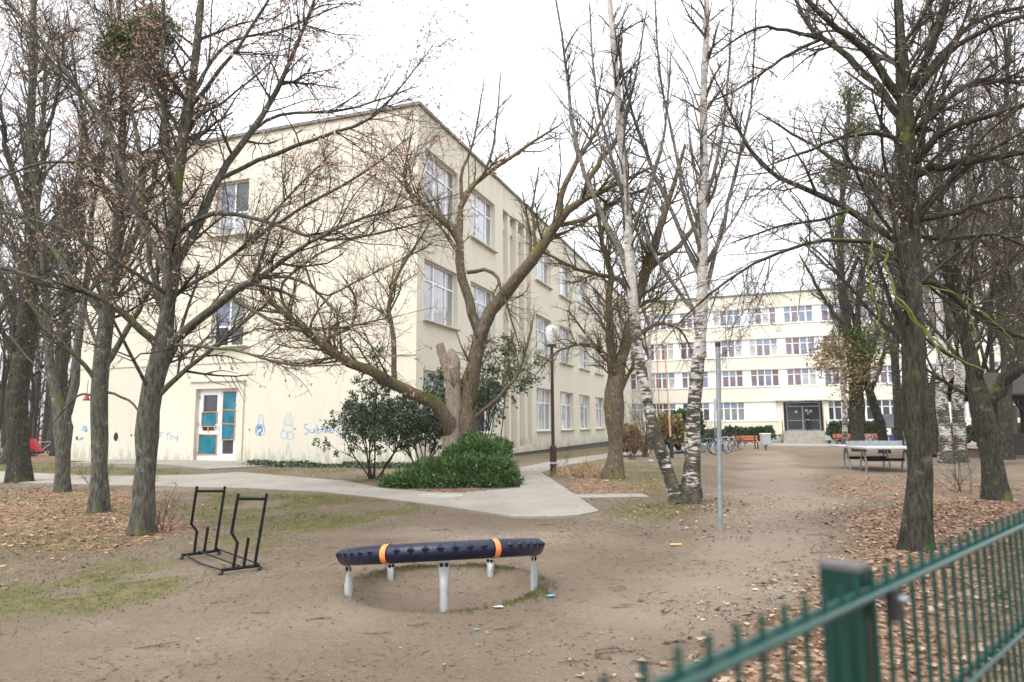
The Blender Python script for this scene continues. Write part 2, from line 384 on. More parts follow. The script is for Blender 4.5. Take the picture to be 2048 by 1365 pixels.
def vnoise(X, Y, s, seed):
    r = np.random.default_rng(seed); G = r.random((64, 64)); x = X/s; y = Y/s
    xi = np.floor(x).astype(int); yi = np.floor(y).astype(int); fx = x-xi; fy = y-yi; fx = fx*fx*(3-2*fx); fy = fy*fy*(3-2*fy)
    a = G[yi % 64, xi % 64]; b = G[yi % 64, (xi+1) % 64]; c = G[(yi+1) % 64, xi % 64]; d = G[(yi+1) % 64, (xi+1) % 64]
    return (a*(1-fx)+b*fx)*(1-fy)+(c*(1-fx)+d*fx)*fy
def fbm(X, Y, s, seed): return (vnoise(X, Y, s, seed)+.5*vnoise(X, Y, s/2.1, seed+1)+.25*vnoise(X, Y, s/4.3, seed+2))/1.75
def pxpoly(L): return [gp(*p)[:2] for p in L]
def zone(polys, r, edge=.9):
    wx = GX+(fbm(GX, GY, 1.3, 11)-.5)*edge*2; wy = GY+(fbm(GX, GY, 1.3, 31)-.5)*edge*2
    A = np.zeros(GX.shape)
    for p, v in polys: A = np.maximum(A, blur(inpoly(wx, wy, p).astype(float), r)*v)
    return A
leafR = pxpoly([(1655, 950), (1660, 990), (1690, 1030), (1712, 1080), (1690, 1115), (1640, 1140), (1590, 1190), (1555, 1240), (1490, 1300), (1430, 1365)])+[(.5, 1.2), (1.2, -5), (30, -5), (40, 20)]+pxpoly([(2300, 985), (2048, 972), (1800, 955)])
leafL = pxpoly([(330, 992), (345, 1040), (300, 1095), (200, 1140), (90, 1165), (0, 1175)])+[(-30, 3.5), (-40, 18)]+pxpoly([(0, 975), (120, 980), (230, 985)])
leafB = pxpoly([(1110, 965), (1180, 950), (1290, 960), (1310, 995), (1210, 1005), (1130, 1000)])
leafBi = pxpoly([(1280, 1005), (1380, 1000), (1480, 985), (1470, 1025), (1330, 1035)])
leafP = pxpoly([(1380, 1060), (1440, 1048), (1500, 1055), (1500, 1075), (1400, 1078)])
LEAF = zone([(leafR, 1.), (leafL, .85), (leafB, .8), (leafBi, .5), (leafP, .4), (pxpoly([(640, 960), (770, 970), (1045, 985), (1000, 1000), (800, 985)]), .7), (pxpoly([(-100, 895), (140, 905), (140, 920), (-100, 912)]), .8)], 5)
grassM = pxpoly([(335, 990), (560, 984), (700, 995), (860, 1003), (850, 1040), (740, 1060), (660, 1085), (600, 1105), (480, 1130), (400, 1100), (330, 1070)])
grassL = pxpoly([(380, 1100), (480, 1150), (330, 1180), (200, 1225), (100, 1262), (0, 1300)])+[(-12, 2.5), (-16, 5)]+pxpoly([(0, 1150), (160, 1120)])
grassB = pxpoly([(1240, 1010), (1340, 1000), (1450, 1000), (1440, 1040), (1330, 1050), (1250, 1040)])
grassC = pxpoly([(1110, 940), (1200, 925), (1300, 915), (1450, 912), (1440, 935), (1420, 985), (1300, 1000), (1200, 970)])
grassD = pxpoly([(1050, 925), (1200, 890), (1290, 885), (1300, 898), (1180, 915), (1080, 930)])
grassE = pxpoly([(480, 935), (700, 938), (780, 950), (780, 975), (640, 965), (480, 946)])
grassF = pxpoly([(-300, 920), (100, 925), (390, 935), (380, 950), (200, 952), (-300, 945)])
grassG = pxpoly([(1400, 905), (1560, 905), (1700, 897), (1900, 905), (1850, 915), (1560, 912), (1400, 925)])
grassH = pxpoly([(1700, 945), (2000, 935), (2200, 950), (2200, 975), (1900, 965), (1690, 975)])
grassR = pxpoly([(1650, 1000), (1700, 1010), (1740, 1080), (1720, 1120), (1620, 1180), (1560, 1260), (1500, 1290), (1560, 1220), (1640, 1130), (1690, 1080)])
CC = np.mean([gp(888, 1230), gp(697, 1200), gp(781, 1158), gp(981, 1152), gp(1068, 1185)], 0)
ringR = np.hypot(GX-CC[0], GY-CC[1])
GRASS = zone([(grassM, .95), (grassL, .95), (leafL, .5), (grassB, .8), (grassC, .75), (grassD, .95), (grassE, .75), (grassF, 1.), (grassG, .5), (grassH, .35), (grassR, .55), (pxpoly([(1010, 1030), (1130, 1034), (1195, 1026), (1215, 1034), (1130, 1046), (1040, 1045)]), .55), (pxpoly([(1425, 1048), (1460, 1048), (1460, 1064), (1425, 1062)]), .8)], 4)
GRASS = np.maximum(GRASS, .95*np.exp(-((ringR-.86)/.075)**2)*(fbm(GX, GY, .5, 77) > .46))
GRASS *= np.clip((fbm(GX, GY, .8, 5)-.27)*3.2, .12, 1.); LEAF *= np.clip((fbm(GX, GY, 1.6, 55)-.12)*3, .35, 1)
far = (GX < -22) | (GX > 28) | (GY > 45)
LEAF = np.where(far & (GX < -18), np.maximum(LEAF, .8), LEAF); LEAF = np.where(far & (GX > 24), np.maximum(LEAF, .6), LEAF)
TRAIL = zone([(pxpoly([(850, 1365), (1330, 1365), (1500, 1250), (1615, 1110), (1640, 1000), (1600, 925), (1560, 900), (1500, 905), (1490, 960), (1460, 1040), (1360, 1110), (1180, 1150), (1120, 1220), (1000, 1290)]), 1.), (pxpoly([(100, 1330), (500, 1215), (640, 1170), (640, 1110), (800, 1060), (1200, 1050), (1300, 1070), (1200, 1110), (700, 1085), (690, 1230), (900, 1290), (800, 1340), (300, 1360)]), .8)], 6, 1.3)
def samp(A, x, y):
    i = np.clip(((np.asarray(y)-ZY0)/ZR).astype(int), 0, A.shape[0]-1); j = np.clip(((np.asarray(x)-ZX0)/ZR).astype(int), 0, A.shape[1]-1)
    return A[i, j]
# concrete path outline
PATH = pxpoly([(-350, 962), (0, 966), (260, 973), (500, 979), (640, 986), (780, 1001), (900, 1017), (1030, 1037), (1120, 1036), (1160, 1033), (1198, 1025), (1150, 992), (1105, 962), (1082, 947), (1140, 931), (1215, 918), (1300, 908), (1300, 902), (1210, 909), (1120, 921), (1040, 937), (1040, 978), (900, 990), (770, 980), (690, 964), (560, 953), (480, 946), (380, 952), (200, 954), (0, 945), (-350, 940)])
inpath = blur(inpoly(GX, GY, PATH).astype(float), 1)
def gheight(x, y):
    h = (fbm(x, y, 2.7, 3)-.5)*.05+(fbm(x, y, .5, 13)-.5)*.022+(fbm(x, y, .21, 17)-.5)*.016
    r = np.hypot(x-CC[0], y-CC[1])
    h = h*np.clip(1-np.exp(-((r-.2)/.9)**2)*.6, .3, 1)+.05*np.exp(-((r-.9)/.16)**2)-.05*(r < .85)*np.clip((.85-r)/.2, 0, 1)
    h = h*np.clip(1-samp(inpath, x, y)*1.5, 0, 1)*np.clip((45-np.abs(y))/10, 0, 1)
    return h+gz(y)
def build_ground():
    ax = np.concatenate([[-1500, -600, -250, -120, -70], np.arange(-45, -14, .5), np.arange(-14, 14, .09), np.arange(14, 45, .5), [60, 100, 250, 600, 1500]])
    ay = np.concatenate([[-600, -150, -40, -10], np.arange(-4, 1, .5), np.arange(1, 14, .09), np.arange(14, 26, .2), np.arange(26, 80, .8), [100, 150, 300, 700, 2200]])
    X, Y = np.meshgrid(ax, ay); Z = gheight(X, Y)
    n, m = X.shape; idx = np.arange(n*m).reshape(n, m)
    Q = np.stack([idx[:-1, :-1], idx[:-1, 1:], idx[1:, 1:], idx[1:, :-1]], -1).reshape(-1, 4)
    b = MB().add(np.stack([X, Y, Z], -1), Q, 0, True)
    m_, t, bs = mat('ground_dirt')
    def attr(nm):
        a = N(t, 'ShaderNodeAttribute'); a.attribute_name = nm; return a.outputs['Fac']
    f1 = noise(t, .5, 5); f2 = noise(t, 5, 6, .7); f3 = noise(t, 60, 4, .7); f4 = noise(t, 1.6, 6, .6)
    c = ramp(t, f1, [(.3, (.138, .107, .078)), (.52, (.20, .16, .119)), (.72, (.275, .23, .178))])
    c = mix(t, math_(t, 'MULTIPLY', ramp(t, f4, [(.47, g(0)), (.62, g(1))]), .6), c, (.155, .118, .086))
    f5 = noise(t, 14, 5, .75); c = mix(t, math_(t, 'MULTIPLY', ramp(t, f5, [(.52, g(0)), (.62, g(1))]), .45), c, (.12, .088, .065)); c = mix(t, math_(t, 'MULTIPLY', ramp(t, noise(t, 33, 3, .6), [(.62, g(0)), (.68, g(1))]), .4), c, (.42, .36, .29))
    c = mix(t, math_(t, 'MULTIPLY', ramp(t, f2, [(.45, g(0)), (.75, g(1))]), .4), c, (.17, .125, .09))
    c = mix(t, math_(t, 'MULTIPLY', ramp(t, f3, [(.58, g(0)), (.66, g(1))]), .45), c, (.09, .06, .042))
    tr_ = ramp(t, math_(t, 'ADD', attr('trail'), math_(t, 'MULTIPLY', math_(t, 'SUBTRACT', f4, .5), .9)), [(.3, g(0)), (.7, g(1))])
    c = mix(t, math_(t, 'MULTIPLY', tr_, .42), c, mix(t, f2, (.265, .222, .17), (.335, .287, .225)))
    c = mix(t, math_(t, 'MULTIPLY', math_(t, 'SUBTRACT', 1., tr_), .32), c, (.135, .103, .073))
    vo = N(t, 'ShaderNodeTexVoronoi'); vo.inputs['Scale'].default_value = 16; tc = N(t, 'ShaderNodeTexCoord'); t.links.new(tc.outputs['Object'], vo.inputs['Vector'])
    sc = N(t, 'ShaderNodeSeparateColor'); t.links.new(vo.outputs['Color'], sc.inputs[0])
    lc = ramp(t, sc.outputs[0], [(0, (.08, .048, .028)), (.4, (.20, .12, .07)), (.75, (.33, .21, .13)), (1, (.45, .33, .24))])
    lc = mix(t, math_(t, 'MULTIPLY', f2, .5), lc, (.11, .075, .05))
    lm = ramp(t, math_(t, 'ADD', attr('leaf'), math_(t, 'MULTIPLY', math_(t, 'SUBTRACT', f2, .5), .9)), [(.35, g(0)), (.6, g(1))])
    gc = ramp(t, f2, [(.3, (.062, .078, .022)), (.5, (.125, .122, .045)), (.7, (.225, .175, .095))])
    gm = ramp(t, math_(t, 'ADD', attr('grass'), math_(t, 'ADD', math_(t, 'MULTIPLY', math_(t, 'SUBTRACT', f4, .5), 1.1), math_(t, 'MULTIPLY', math_(t, 'SUBTRACT', f5, .5), 1.6))), [(.38, g(0)), (.72, g(1))])
    c = mix(t, lm, c, lc); c = mix(t, math_(t, 'MULTIPLY', gm, .85), c, gc)
    t.links.new(c, bs.inputs['Base Color']); bs.inputs['Roughness'].default_value = .95; bs.inputs['Specular IOR Level'].default_value = .15
    bump(t, bs, math_(t, 'ADD', math_(t, 'ADD', f2, f5), math_(t, 'MULTIPLY', f3, .5)), .9, .035)
    o = b.build('ground', m_)
    for nm, A in (('leaf', LEAF), ('grass', GRASS), ('trail', TRAIL)):
        a = o.data.attributes.new(nm, 'FLOAT', 'POINT'); a.data.foreach_set('value', samp(A, X.ravel(), Y.ravel()).astype(np.float32))
    tag(o, kind='structure')
build_ground()
def slab(name, poly, z0, z1, m, zf=None):
    import bmesh
    bm = bmesh.new(); vs = [bm.verts.new((p[0], p[1], z1+(float(gz(p[1])) if zf is None else 0))) for p in poly]
    f = bm.faces.new(vs); bmesh.ops.recalc_face_normals(bm, faces=[f])
    if f.normal.z < 0: f.normal_flip()
    r = bmesh.ops.extrude_face_region(bm, geom=[f]); 
    for v in [q for q in r['geom'] if isinstance(q, bmesh.types.BMVert)]: v.co.z += 0
    for v in vs: v.co.z -= (z1-z0)
    bmesh.ops.triangulate(bm, faces=bm.faces[:]); bmesh.ops.recalc_face_normals(bm, faces=bm.faces[:])
    me = bpy.data.meshes.new(name); bm.to_mesh(me); bm.free(); me.materials.append(m)
    o = bpy.data.objects.new(name, me); COL.objects.link(o); return o
def concrete_mat():
    m, t, b = mat('path_concrete')
    f = noise(t, .7, 6, .65); f2 = noise(t, 30, 4, .7); f3 = noise(t, 2.5, 6, .7)
    c = ramp(t, f, [(.3, (.215, .197, .168)), (.7, (.305, .283, .245))])
    c = mix(t, math_(t, 'MULTIPLY', ramp(t, f2, [(.5, g(0)), (.7, g(1))]), .3), c, (.2, .18, .15))
    c = mix(t, math_(t, 'MULTIPLY', ramp(t, f3, [(.5, g(0)), (.66, g(1))]), .5), c, (.22, .19, .14))
    vo = N(t, 'ShaderNodeTexVoronoi'); vo.feature = 'DISTANCE_TO_EDGE'; vo.inputs['Scale'].default_value = .3; tc = N(t, 'ShaderNodeTexCoord')
    wn = N(t, 'ShaderNodeMix'); wn.data_type = 'RGBA'; wn.blend_type = 'ADD'; wn.inputs[0].default_value = .35; n2 = N(t, 'ShaderNodeTexNoise'); n2.inputs['Scale'].default_value = 1.6; t.links.new(tc.outputs['Object'], n2.inputs['Vector'])
    t.links.new(tc.outputs['Object'], wn.inputs[6]); t.links.new(n2.outputs['Color'], wn.inputs[7]); t.links.new(wn.outputs[2], vo.inputs['Vector'])
    c = mix(t, ramp(t, vo.outputs['Distance'], [(.002, g(.45)), (.006, g(0))]), c, (.12, .105, .08))
    t.links.new(c, b.inputs['Base Color']); b.inputs['Roughness'].default_value = .92; bump(t, b, f2, .35, .008); return m
MT['path'] = concrete_mat()
tag(slab('concrete_path', PATH, -.06, .028, MT['path']), kind='structure')
fore = pxpoly([(1290, 890.5), (1440, 891.5), (1590, 893.5), (1900, 894), (2100, 893), (2100, 885.5), (1850, 885.5), (1640, 886.4), (1440, 884.5), (1290, 884)])
tag(slab('forecourt_paving', fore, -.06, .035, MT['path']), kind='structure')
# ------------------------------------------------------------------ facades
def facade(b, s0, s1, z0, z1, holes, fmap, depth=.28, mi=0):
    ss = sorted({s0, s1, *[h[0] for h in holes], *[h[1] for h in holes]}); zs = sorted({z0, z1, *[h[2] for h in holes], *[h[3] for h in holes]})
    ss = [s for s in ss if s0 <= s <= s1]; zs = [z for z in zs if z0 <= z <= z1]
    for i in range(len(ss)-1):
        for j in range(len(zs)-1):
            a, c, e, f_ = ss[i], ss[i+1], zs[j], zs[j+1]; ms, mz = (a+c)/2, (e+f_)/2
            if any(h[0] < ms < h[1] and h[2] < mz < h[3] for h in holes): continue
            b.add([fmap(a, e, 0), fmap(c, e, 0), fmap(c, f_, 0), fmap(a, f_, 0)], [(0, 1, 2, 3)], mi)
    for a, c, e, f_ in [h[:4] for h in holes]:
        d = depth
        for p, q in (((a, e), (c, e)), ((c, e), (c, f_)), ((c, f_), (a, f_)), ((a, f_), (a, e))):
            b.add([fmap(*p, 0), fmap(*q, 0), fmap(*q, d), fmap(*p, d)], [(0, 1, 2, 3)], mi)
_win = {}
def window(w, h, cols, transom, panes, key=None, t=.06, tilt=None, casements=True):
    """frame mesh + pane mesh, x centred, z from 0 up, y=0 frame face, +y inward"""
    k = (round(w, 3), round(h, 3), cols if isinstance(cols, int) else tuple(cols), transom, tuple(panes), tilt)
    if k in _win: return _win[k]
    f = MB(); x0, x1 = -w/2, w/2
    f.box((x0, 0, 0), (x0+t, .07, h)); f.box((x1-t, 0, 0), (x1, .07, h)); f.box((x0+t, 0, 0), (x1-t, .07, t)); f.box((x0+t, 0, h-t), (x1-t, .07, h))
    cx = np.linspace(x0, x1, cols+1) if isinstance(cols, int) else [x0+w*c for c in cols]
    nc = len(cx)-1; tz = h*transom if transom else None
    for c in cx[1:-1]: f.box((c-t*.6, -.008, t), (c+t*.6, .062, h-t))
    for i in range(nc):
        a = cx[i]+(t if i == 0 else t*.6); e = cx[i+1]-(t if i == nc-1 else t*.6)
        if tz: f.box((a, -.006, tz-t*.55), (e, .064, tz+t*.55))
    p = MB(); names = list(dict.fromkeys(panes))
    for i in range(nc):
        a = cx[i]+t*.5; e = cx[i+1]-t*.5
        segs = [(t*.5, tz), (tz, h-t*.5)] if tz else [(t*.5, h-t*.5)]
        for j, (z0, z1) in enumerate(segs):
            nm = panes[(i*len(segs)+j) % len(panes)]
            p.add([(a, .035, z0), (e, .035, z0), (e, .035, z1), (a, .035, z1)], [(0, 1, 2, 3)], names.index(nm))
            if casements and j == 0 and i in (0, nc-1) or (casements and j == 0):
                for bx in ((a+.03, -.003, z0+.04), ):
                    s_ = .035
                    f.box((a+.012, .004, z0+.03), (a+.012+s_, .05, z1-.04)); f.box((e-.012-s_, .004, z0+.03), (e-.012, .05, z1-.04))
    if tilt is not None:   # one tilted-open sash
        i = tilt; a = cx[i]+t; e = cx[i+1]-t
        for xx in (a, e): f.bar((xx, .0, .08), (xx, .16, tz-.06), .05)
        f.bar((a, .16, tz-.06), (e, .16, tz-.06), .05)
    f_o = f; _win[k] = (f, p, [MT['gl_'+q] for q in names], {})
    return _win[k]
def put_window(root, name, spec, loc, rz, sill=None, sillmat='upvc'):
    f, p, pm, cache = spec
    if 'f' not in cache:
        o = f.build(name, MT['upvc'], root); q = p.build('pane', pm, o); cache['f'] = o.data; cache['p'] = q.data
    else:
        o = bpy.data.objects.new(name, cache['f']); COL.objects.link(o); o.parent = root
        q = bpy.data.objects.new('pane', cache['p']); COL.objects.link(q); q.parent = o
    o.location = loc; o.rotation_euler = (0, 0, rz)
    if sill:
        s = MB().bevbox((-sill/2, -.36, -.055), (sill/2, -.005, -.002), .012).build('sill', MT[sillmat], o)
    return o
# ------------------------------------------------------------------ left school building
A = math.radians(19.3)
us = np.array([math.sin(A), math.cos(A), 0]); vs_ = np.array([-math.cos(A), math.sin(A), 0])
Ob = gp(846, 934, 0)-us*.62
B1 = empty('school_building', Ob, 'cream three-storey school building with taped-up teal glass door in its end wall', 'building', None, math.pi/2-A)
def onside(px, py):
    d = ray(px, py); t = ((Ob-CAM)@vs_)/(d@vs_); q = CAM+d*t-Ob; return q@us, q[2]
def ongab(px, py):
    d = ray(px, py); t = ((Ob-CAM)@us)/(d@us); q = CAM+d*t-Ob; return q@vs_, q[2]
BH, BL, BW = 13.35, 46., ongab(138, 926)[0]
Z0 = .06
side_m = lambda s, z, d: (s, d, z); gab_m = lambda s, z, d: (d, s, z)
rows = [(1.12, 3.5), (5.33, 7.66), (9.62, 11.95)]
big = [(.58, 3.62), (5.0, 8.0)]
wing = [(14.4+i*4.98, 17.6+i*4.98) for i in range(6)]
holes = []
for z0, z1 in rows:
    for a, e in big+wing: holes.append((a, e, z0, z1))
rec = (9.1, 13.6, .35, 12.1)
wall = MB(); facade(wall, 0, BL, Z0, BH, holes+[rec], side_m, .28)
# recess back wall and fins
wall.add([(rec[0], .55, rec[2]), (rec[1], .55, rec[2]), (rec[1], .55, rec[3]), (rec[0], .55, rec[3])], [(0, 1, 2, 3)])
wall.box((rec[0], .28, rec[2]-.01), (rec[0]+.12, .55, rec[3])); wall.box((rec[1]-.12, .28, rec[2]-.01), (rec[1], .55, rec[3]))
for fx in (9.9, 11.2, 12.5): wall.box((fx, .02, .12), (fx+.32, .548, 12.098))
for z in (4.35, 8.5, 11.2): 
    for a_, b_ in ((9.22, 9.898), (10.222, 11.198), (11.522, 12.498), (12.822, 13.47)): wall.box((a_, .22, z), (b_, .546, z+.5))
gwin = [(ongab(485, 700)[0], ongab(420, 700)[0])]
gs0, gs1 = gwin[0]
dL, dR = ongab(391, 850)[0], ongab(475, 850)[0]      # door opening, s grows to the left in the picture
DZ0, DZ1 = .16, ongab(393, 779)[1]
gh = [(gs0, gs1, 4.65, 6.6), (gs0, gs1, 9.2, 11.5), (dR, dL, DZ0, DZ1)]
facade(wall, 0, BW, Z0, BH, gh, gab_m, .26)
wall.add([(BL, 0, Z0), (BL, BW, Z0), (BL, BW, BH), (BL, 0, BH)], [(0, 1, 2, 3)]); wall.add([(0, BW, Z0), (BL, BW, Z0), (BL, BW, BH), (0, BW, BH)], [(0, 1, 2, 3)])
wall.add([(0, 0, Z0), (BL, 0, Z0), (BL, BW, Z0), (0, BW, Z0)], [(0, 3, 2, 1)])
wall.build('wall', MT['cream'], B1)
MB().box((.05, .05, -.5), (BL-.05, BW-.05, Z0-.003)).build('plinth', MT['plinth'], B1)  # dark colour paints the shadow line below the plaster edge
rf = MB().box((-.09, -.09, BH-.02), (BL, BW+.09, BH+.10), 0)
rf.build('roof', MT['flash'], B1)
MB().box((-.035, 0.0, 3.98), (-.002, BW, 4.06)).build('string_course', MT['cream'], B1)
MB().box((.28, 11.0, 0), (.3, 11.02, .02)) 
for r_i, (z0, z1) in enumerate(rows):
    for c_i, (a, e) in enumerate(big+wing):
        w, h = e-a, z1-z0
        if c_i < 2: sp = window(w, h, [0, .37, .74, 1], .68, ['pale', 'pale', 'pale', 'pale', 'green', 'green'] if r_i else ['dark', 'green', 'dark', 'dark', 'green', 'dark'])
        else: sp = window(w, h, [0, .3, .68, 1], .66, ['green', 'white', 'white', 'pale', 'blue', 'green'] if (c_i+r_i) % 2 else ['pale', 'green', 'green', 'blue', 'green', 'pale'], tilt=1 if (c_i*3+r_i) % 4 == 1 else None)
        put_window(B1, 'window', sp, ((a+e)/2, .19, z0), 0, w+.1, 'cream')
gw = gs1-gs0
for z0, z1, pn in ((4.65, 6.6, ['dark', 'blue', 'dark', 'green']), (9.2, 11.5, ['pale', 'blue', 'pale', 'dark'])):
    o = put_window(B1, 'window', window(gw, z1-z0, 2, .42, pn), (.17, (gs0+gs1)/2, z0), -math.pi/2, gw+.5, 'cream')
# the door in the end wall
dw, dh = dL-dR, DZ1-DZ0
dm = MB(); t_ = .09
def dx(s): return s          # local door frame: x along wall to the right in the picture, y inward
dm.box((-dw/2, 0, 0), (-dw/2+.1, .09, dh)); dm.box((dw/2-.1, 0, 0), (dw/2, .09, dh)); dm.box((-dw/2+.1, 0, dh-.1), (dw/2-.1, .09, dh)); dm.box((-dw/2+.1, 0, 0), (dw/2-.1, .09, .05))
mx = -dw/2+dw*.54
for a, e in ((-dw/2+.1, mx-.012), (mx+.012, dw/2-.1)):
    z0, z1 = .05, dh-.1
    dm.box((a, -.02, z0), (a+.15, .05, z1)); dm.box((e-.15, -.02, z0), (e, .05, z1)); dm.box((a+.15, -.02, z1-.14), (e-.15, .05, z1)); dm.box((a+.15, -.02, z0), (e-.15, .05, z0+.20))
dm.box((-dw/2+.25, -.018, dh*.385-.07), (mx-.162, .052, dh*.385+.07))
door = dm.build('door', MT['upvc'], B1); door.location = (.12, (dL+dR)/2, DZ0); door.rotation_euler = (0, 0, -math.pi/2)
door['label'] = 'white double glass door patched with teal sheets and orange tape'
MB().add([(-dw/2+.2, .03, .1), (dw/2-.2, .03, .1), (dw/2-.2, .03, dh-.15), (-dw/2+.2, .03, dh-.15)], [(0, 1, 2, 3)]).build('pane', MT['gl_dark'], door)
def sheet(x0, x1, z0, z1):
    n = 9; X, Zz = np.meshgrid(np.linspace(x0, x1, n), np.linspace(z0, z1, n)); Y = -.028-.014*rng.random((n, n))-.012*np.sin(X*7+Zz*5)
    i = np.arange(n*n).reshape(n, n)
    return MB().add(np.stack([X, Y, Zz], -1), np.stack([i[:-1, :-1], i[:-1, 1:], i[1:, 1:], i[1:, :-1]], -1).reshape(-1, 4), 0, True).build('teal_sheet', MT['teal'], door)
lx0, lx1, rx0, rx1 = -dw/2+.22, mx-.13, mx+.13, dw/2-.2
shs = [(lx0, lx1, dh*.47, dh*.68), (lx0-.1, lx1+.03, dh*.075, dh*.36), (rx0, rx1, dh*.70, dh*.955), (rx0, rx1, dh*.50, dh*.70), (rx0, rx1, dh*.285, dh*.50)]
for s_ in shs: sheet(*s_)
def tapes(x0, x1, z0, z1, sides):
    for e in sides:
        q = MB()
        def strip(a, c, wv):
            q.bar((a[0], -.05+rng.normal(0, .001), a[1]), (c[0], -.05, c[1]), .008, wv)
        j = lambda: rng.normal(0, .012)
        if e == 't': strip((x0-.05, z1+j()), (x1+.04, z1+j()), .03)
        if e == 'b': strip((x0-.06, z0+j()), (x1+.05, z0+j()), .03)
        if e == 'l': strip((x0+j(), z0), (x0+j(), z1), .004) if False else q.obox((x0, -.05, (z0+z1)/2), (.011, 0, 0), (0, .004, 0), (0, 0, (z1-z0)/2))
        if e == 'r': q.obox((x1, -.05, (z0+z1)/2), (.011, 0, 0), (0, .004, 0), (0, 0, (z1-z0)/2))
        q.build('tape', MT['tape'], door)
tapes(*shs[0], 'tblr'); tapes(*shs[1], 'tblr'); tapes(*shs[2], 'tbl'); tapes(*shs[3], 'blr'); tapes(*shs[4], 'br')
for z in (.77, .36): MB().obox((rx1+.05, -.053, dh*z), (.07, 0, 0), (0, .004, 0), (0, 0, .02)).build('tape', MT['tape'], door)
MB().obox((lx0+.35, -.05, dh*.42), (.02, 0, 0), (0, .004, 0), (0, 0, .11)).build('tape', MT['tape'], door)
th = np.linspace(0, 2*np.pi, 15)
MB().tubes(np.stack([mx-.13+.07*np.cos(th), np.full(15, -.07), dh*.455+.1*np.sin(th)], 1), np.full(15, .02), 6).build('handle', MT['upvc'], door)
for z in (.09, .5, .88): MB().tubes(np.array([(-dw/2+.07, -.03, dh*z-.07), (-dw/2+.07, -.03, dh*z+.07)]), np.array([.018, .018]), 6, cap=True).build('hinge', MT['zincdark'], door)
# raised door surround
sr = MB(); e_ = .28
for a, c, z0, z1 in ((dR-e_, dR-.002, Z0, DZ1+e_), (dL+.002, dL+e_, Z0, DZ1+e_), (dR-.002, dL+.002, DZ1+.002, DZ1+e_)): sr.box((-.06, a, z0), (-.002, c, z1))
sr.box((-.12, dR-e_-.06, DZ1+e_), (-.002, dL+e_+.06, DZ1+e_+.07))
sr.build('door_surround', MT['cream'], B1)
# graffiti: flat strokes of paint on the end wall
def stroke(mb, pts, w=.025, mi=0):
    P = np.array([ongab(*p) for p in pts]); q, _ = resample(np.c_[P, np.zeros(len(P))], np.zeros(len(P)), max(14, len(pts)*5))
    T = np.gradient(q[:, :2], axis=0); T /= np.linalg.norm(T, axis=1, keepdims=True)+1e-9; Nn = np.stack([-T[:, 1], T[:, 0]], 1)*w
    a = q[:, :2]+Nn; c = q[:, :2]-Nn; x = -.004-.0001*rng.random()
    V = np.concatenate([np.c_[np.full(len(a), x), a], np.c_[np.full(len(c), x), c]]); n = len(a); i = np.arange(n-1)
    mb.add(V, np.stack([i, i+1, i+1+n, i+n], 1), mi)
def loop(cx, cy, rx, ry, n=14): return [(cx+rx*math.cos(k*2*math.pi/n), cy+ry*math.sin(k*2*math.pi/n)) for k in range(n+1)]
gA = MB()
stroke(gA, [(517, 862), (517, 845), (520, 831), (525, 833), (527, 848), (531, 862)], .016); stroke(gA, loop(520, 861, 9.5, 11), .016)
for k in range(3): stroke(gA, [(513, 866-k*2), (516, 848+k*3), (519, 858), (522, 848+k*2), (524, 862), (517, 868), (523, 870)], .03)
gA.build('graffiti', MT['graffiti'], B1)
gB = MB(); stroke(gB, [(567, 862), (568, 845), (573, 830), (580, 828), (584, 840), (585, 862)], .016); stroke(gB, [(569, 850), (586, 851)], .018); stroke(gB, [(571, 849), (577, 835), (581, 849)], .016)
stroke(gB, loop(569, 870, 7, 8), .018); stroke(gB, loop(580, 872, 7, 8), .018); gB.build('graffiti', MT['graffiti2'], B1)
# Subway-like scrawl: S u b n w d   J o g
for L in ([(616, 849), (609, 850), (611, 857), (617, 861), (613, 868), (608, 868)], [(620, 858), (621, 865), (627, 865), (629, 857), (630, 866)], [(634, 850), (635, 866), (640, 865), (642, 860), (636, 858)],
          [(645, 866), (646, 858), (650, 859), (651, 866), (655, 858), (656, 866), (660, 858)], [(660, 866), (664, 857), (661, 865), (666, 865), (668, 851)],
          [(675, 858), (682, 856), (680, 868), (672, 872)], [(688, 866), (685, 862), (691, 860), (692, 867), (688, 866)], [(701, 862), (696, 862), (697, 868), (701, 868), (702, 876), (697, 875)]):
    gC = MB(); stroke(gC, L, .02); gC.build('graffiti', MT['graffiti'], B1)
# at the left: small scrawls
for L in ([(332, 868), (341, 866)], [(336, 867), (335, 880)], [(340, 872), (345, 872), (345, 878), (340, 878)], [(348, 872), (352, 878), (356, 872), (354, 884)], [(316, 868), (319, 876), (323, 866)]): gD = MB(); stroke(gD, L, .018); gD.build('graffiti', MT['graffiti'], B1)
gD = MB()
for k in range(4): stroke(gD, [(164+k, 861), (168, 853+k), (173, 857-k), (170, 863), (175, 862-k)], .03)
gD.build('graffiti', MT['graffiti'], B1); gD = MB(); stroke(gD, [(158, 881), (163, 876), (167, 877), (160, 880)], .03); gD.build('graffiti', MT['graffiti'], B1); gD = MB(); stroke(gD, loop(212, 872, 4, 6), .02)
gD.build('graffiti', MT['graffiti'], B1)
for px, py, r in ((232, 874, .16), (154, 877, .08), (263, 871, .05), (499, 860, .04), (590, 858, .03)):
    s0, z0 = ongab(px, py); a = np.linspace(0, 2*np.pi, 13)[:-1]; rr = r*(1+.25*rng.random(12))
    V = np.vstack([np.c_[np.full(12, -.004), s0+rr*.7*np.cos(a), z0+rr*np.sin(a)], [[-.004, s0, z0]]])
    MB().add(V, [(i, (i+1) % 12, 12, 12) for i in range(12)]).build('wall_hole', MT['rubber'], B1)
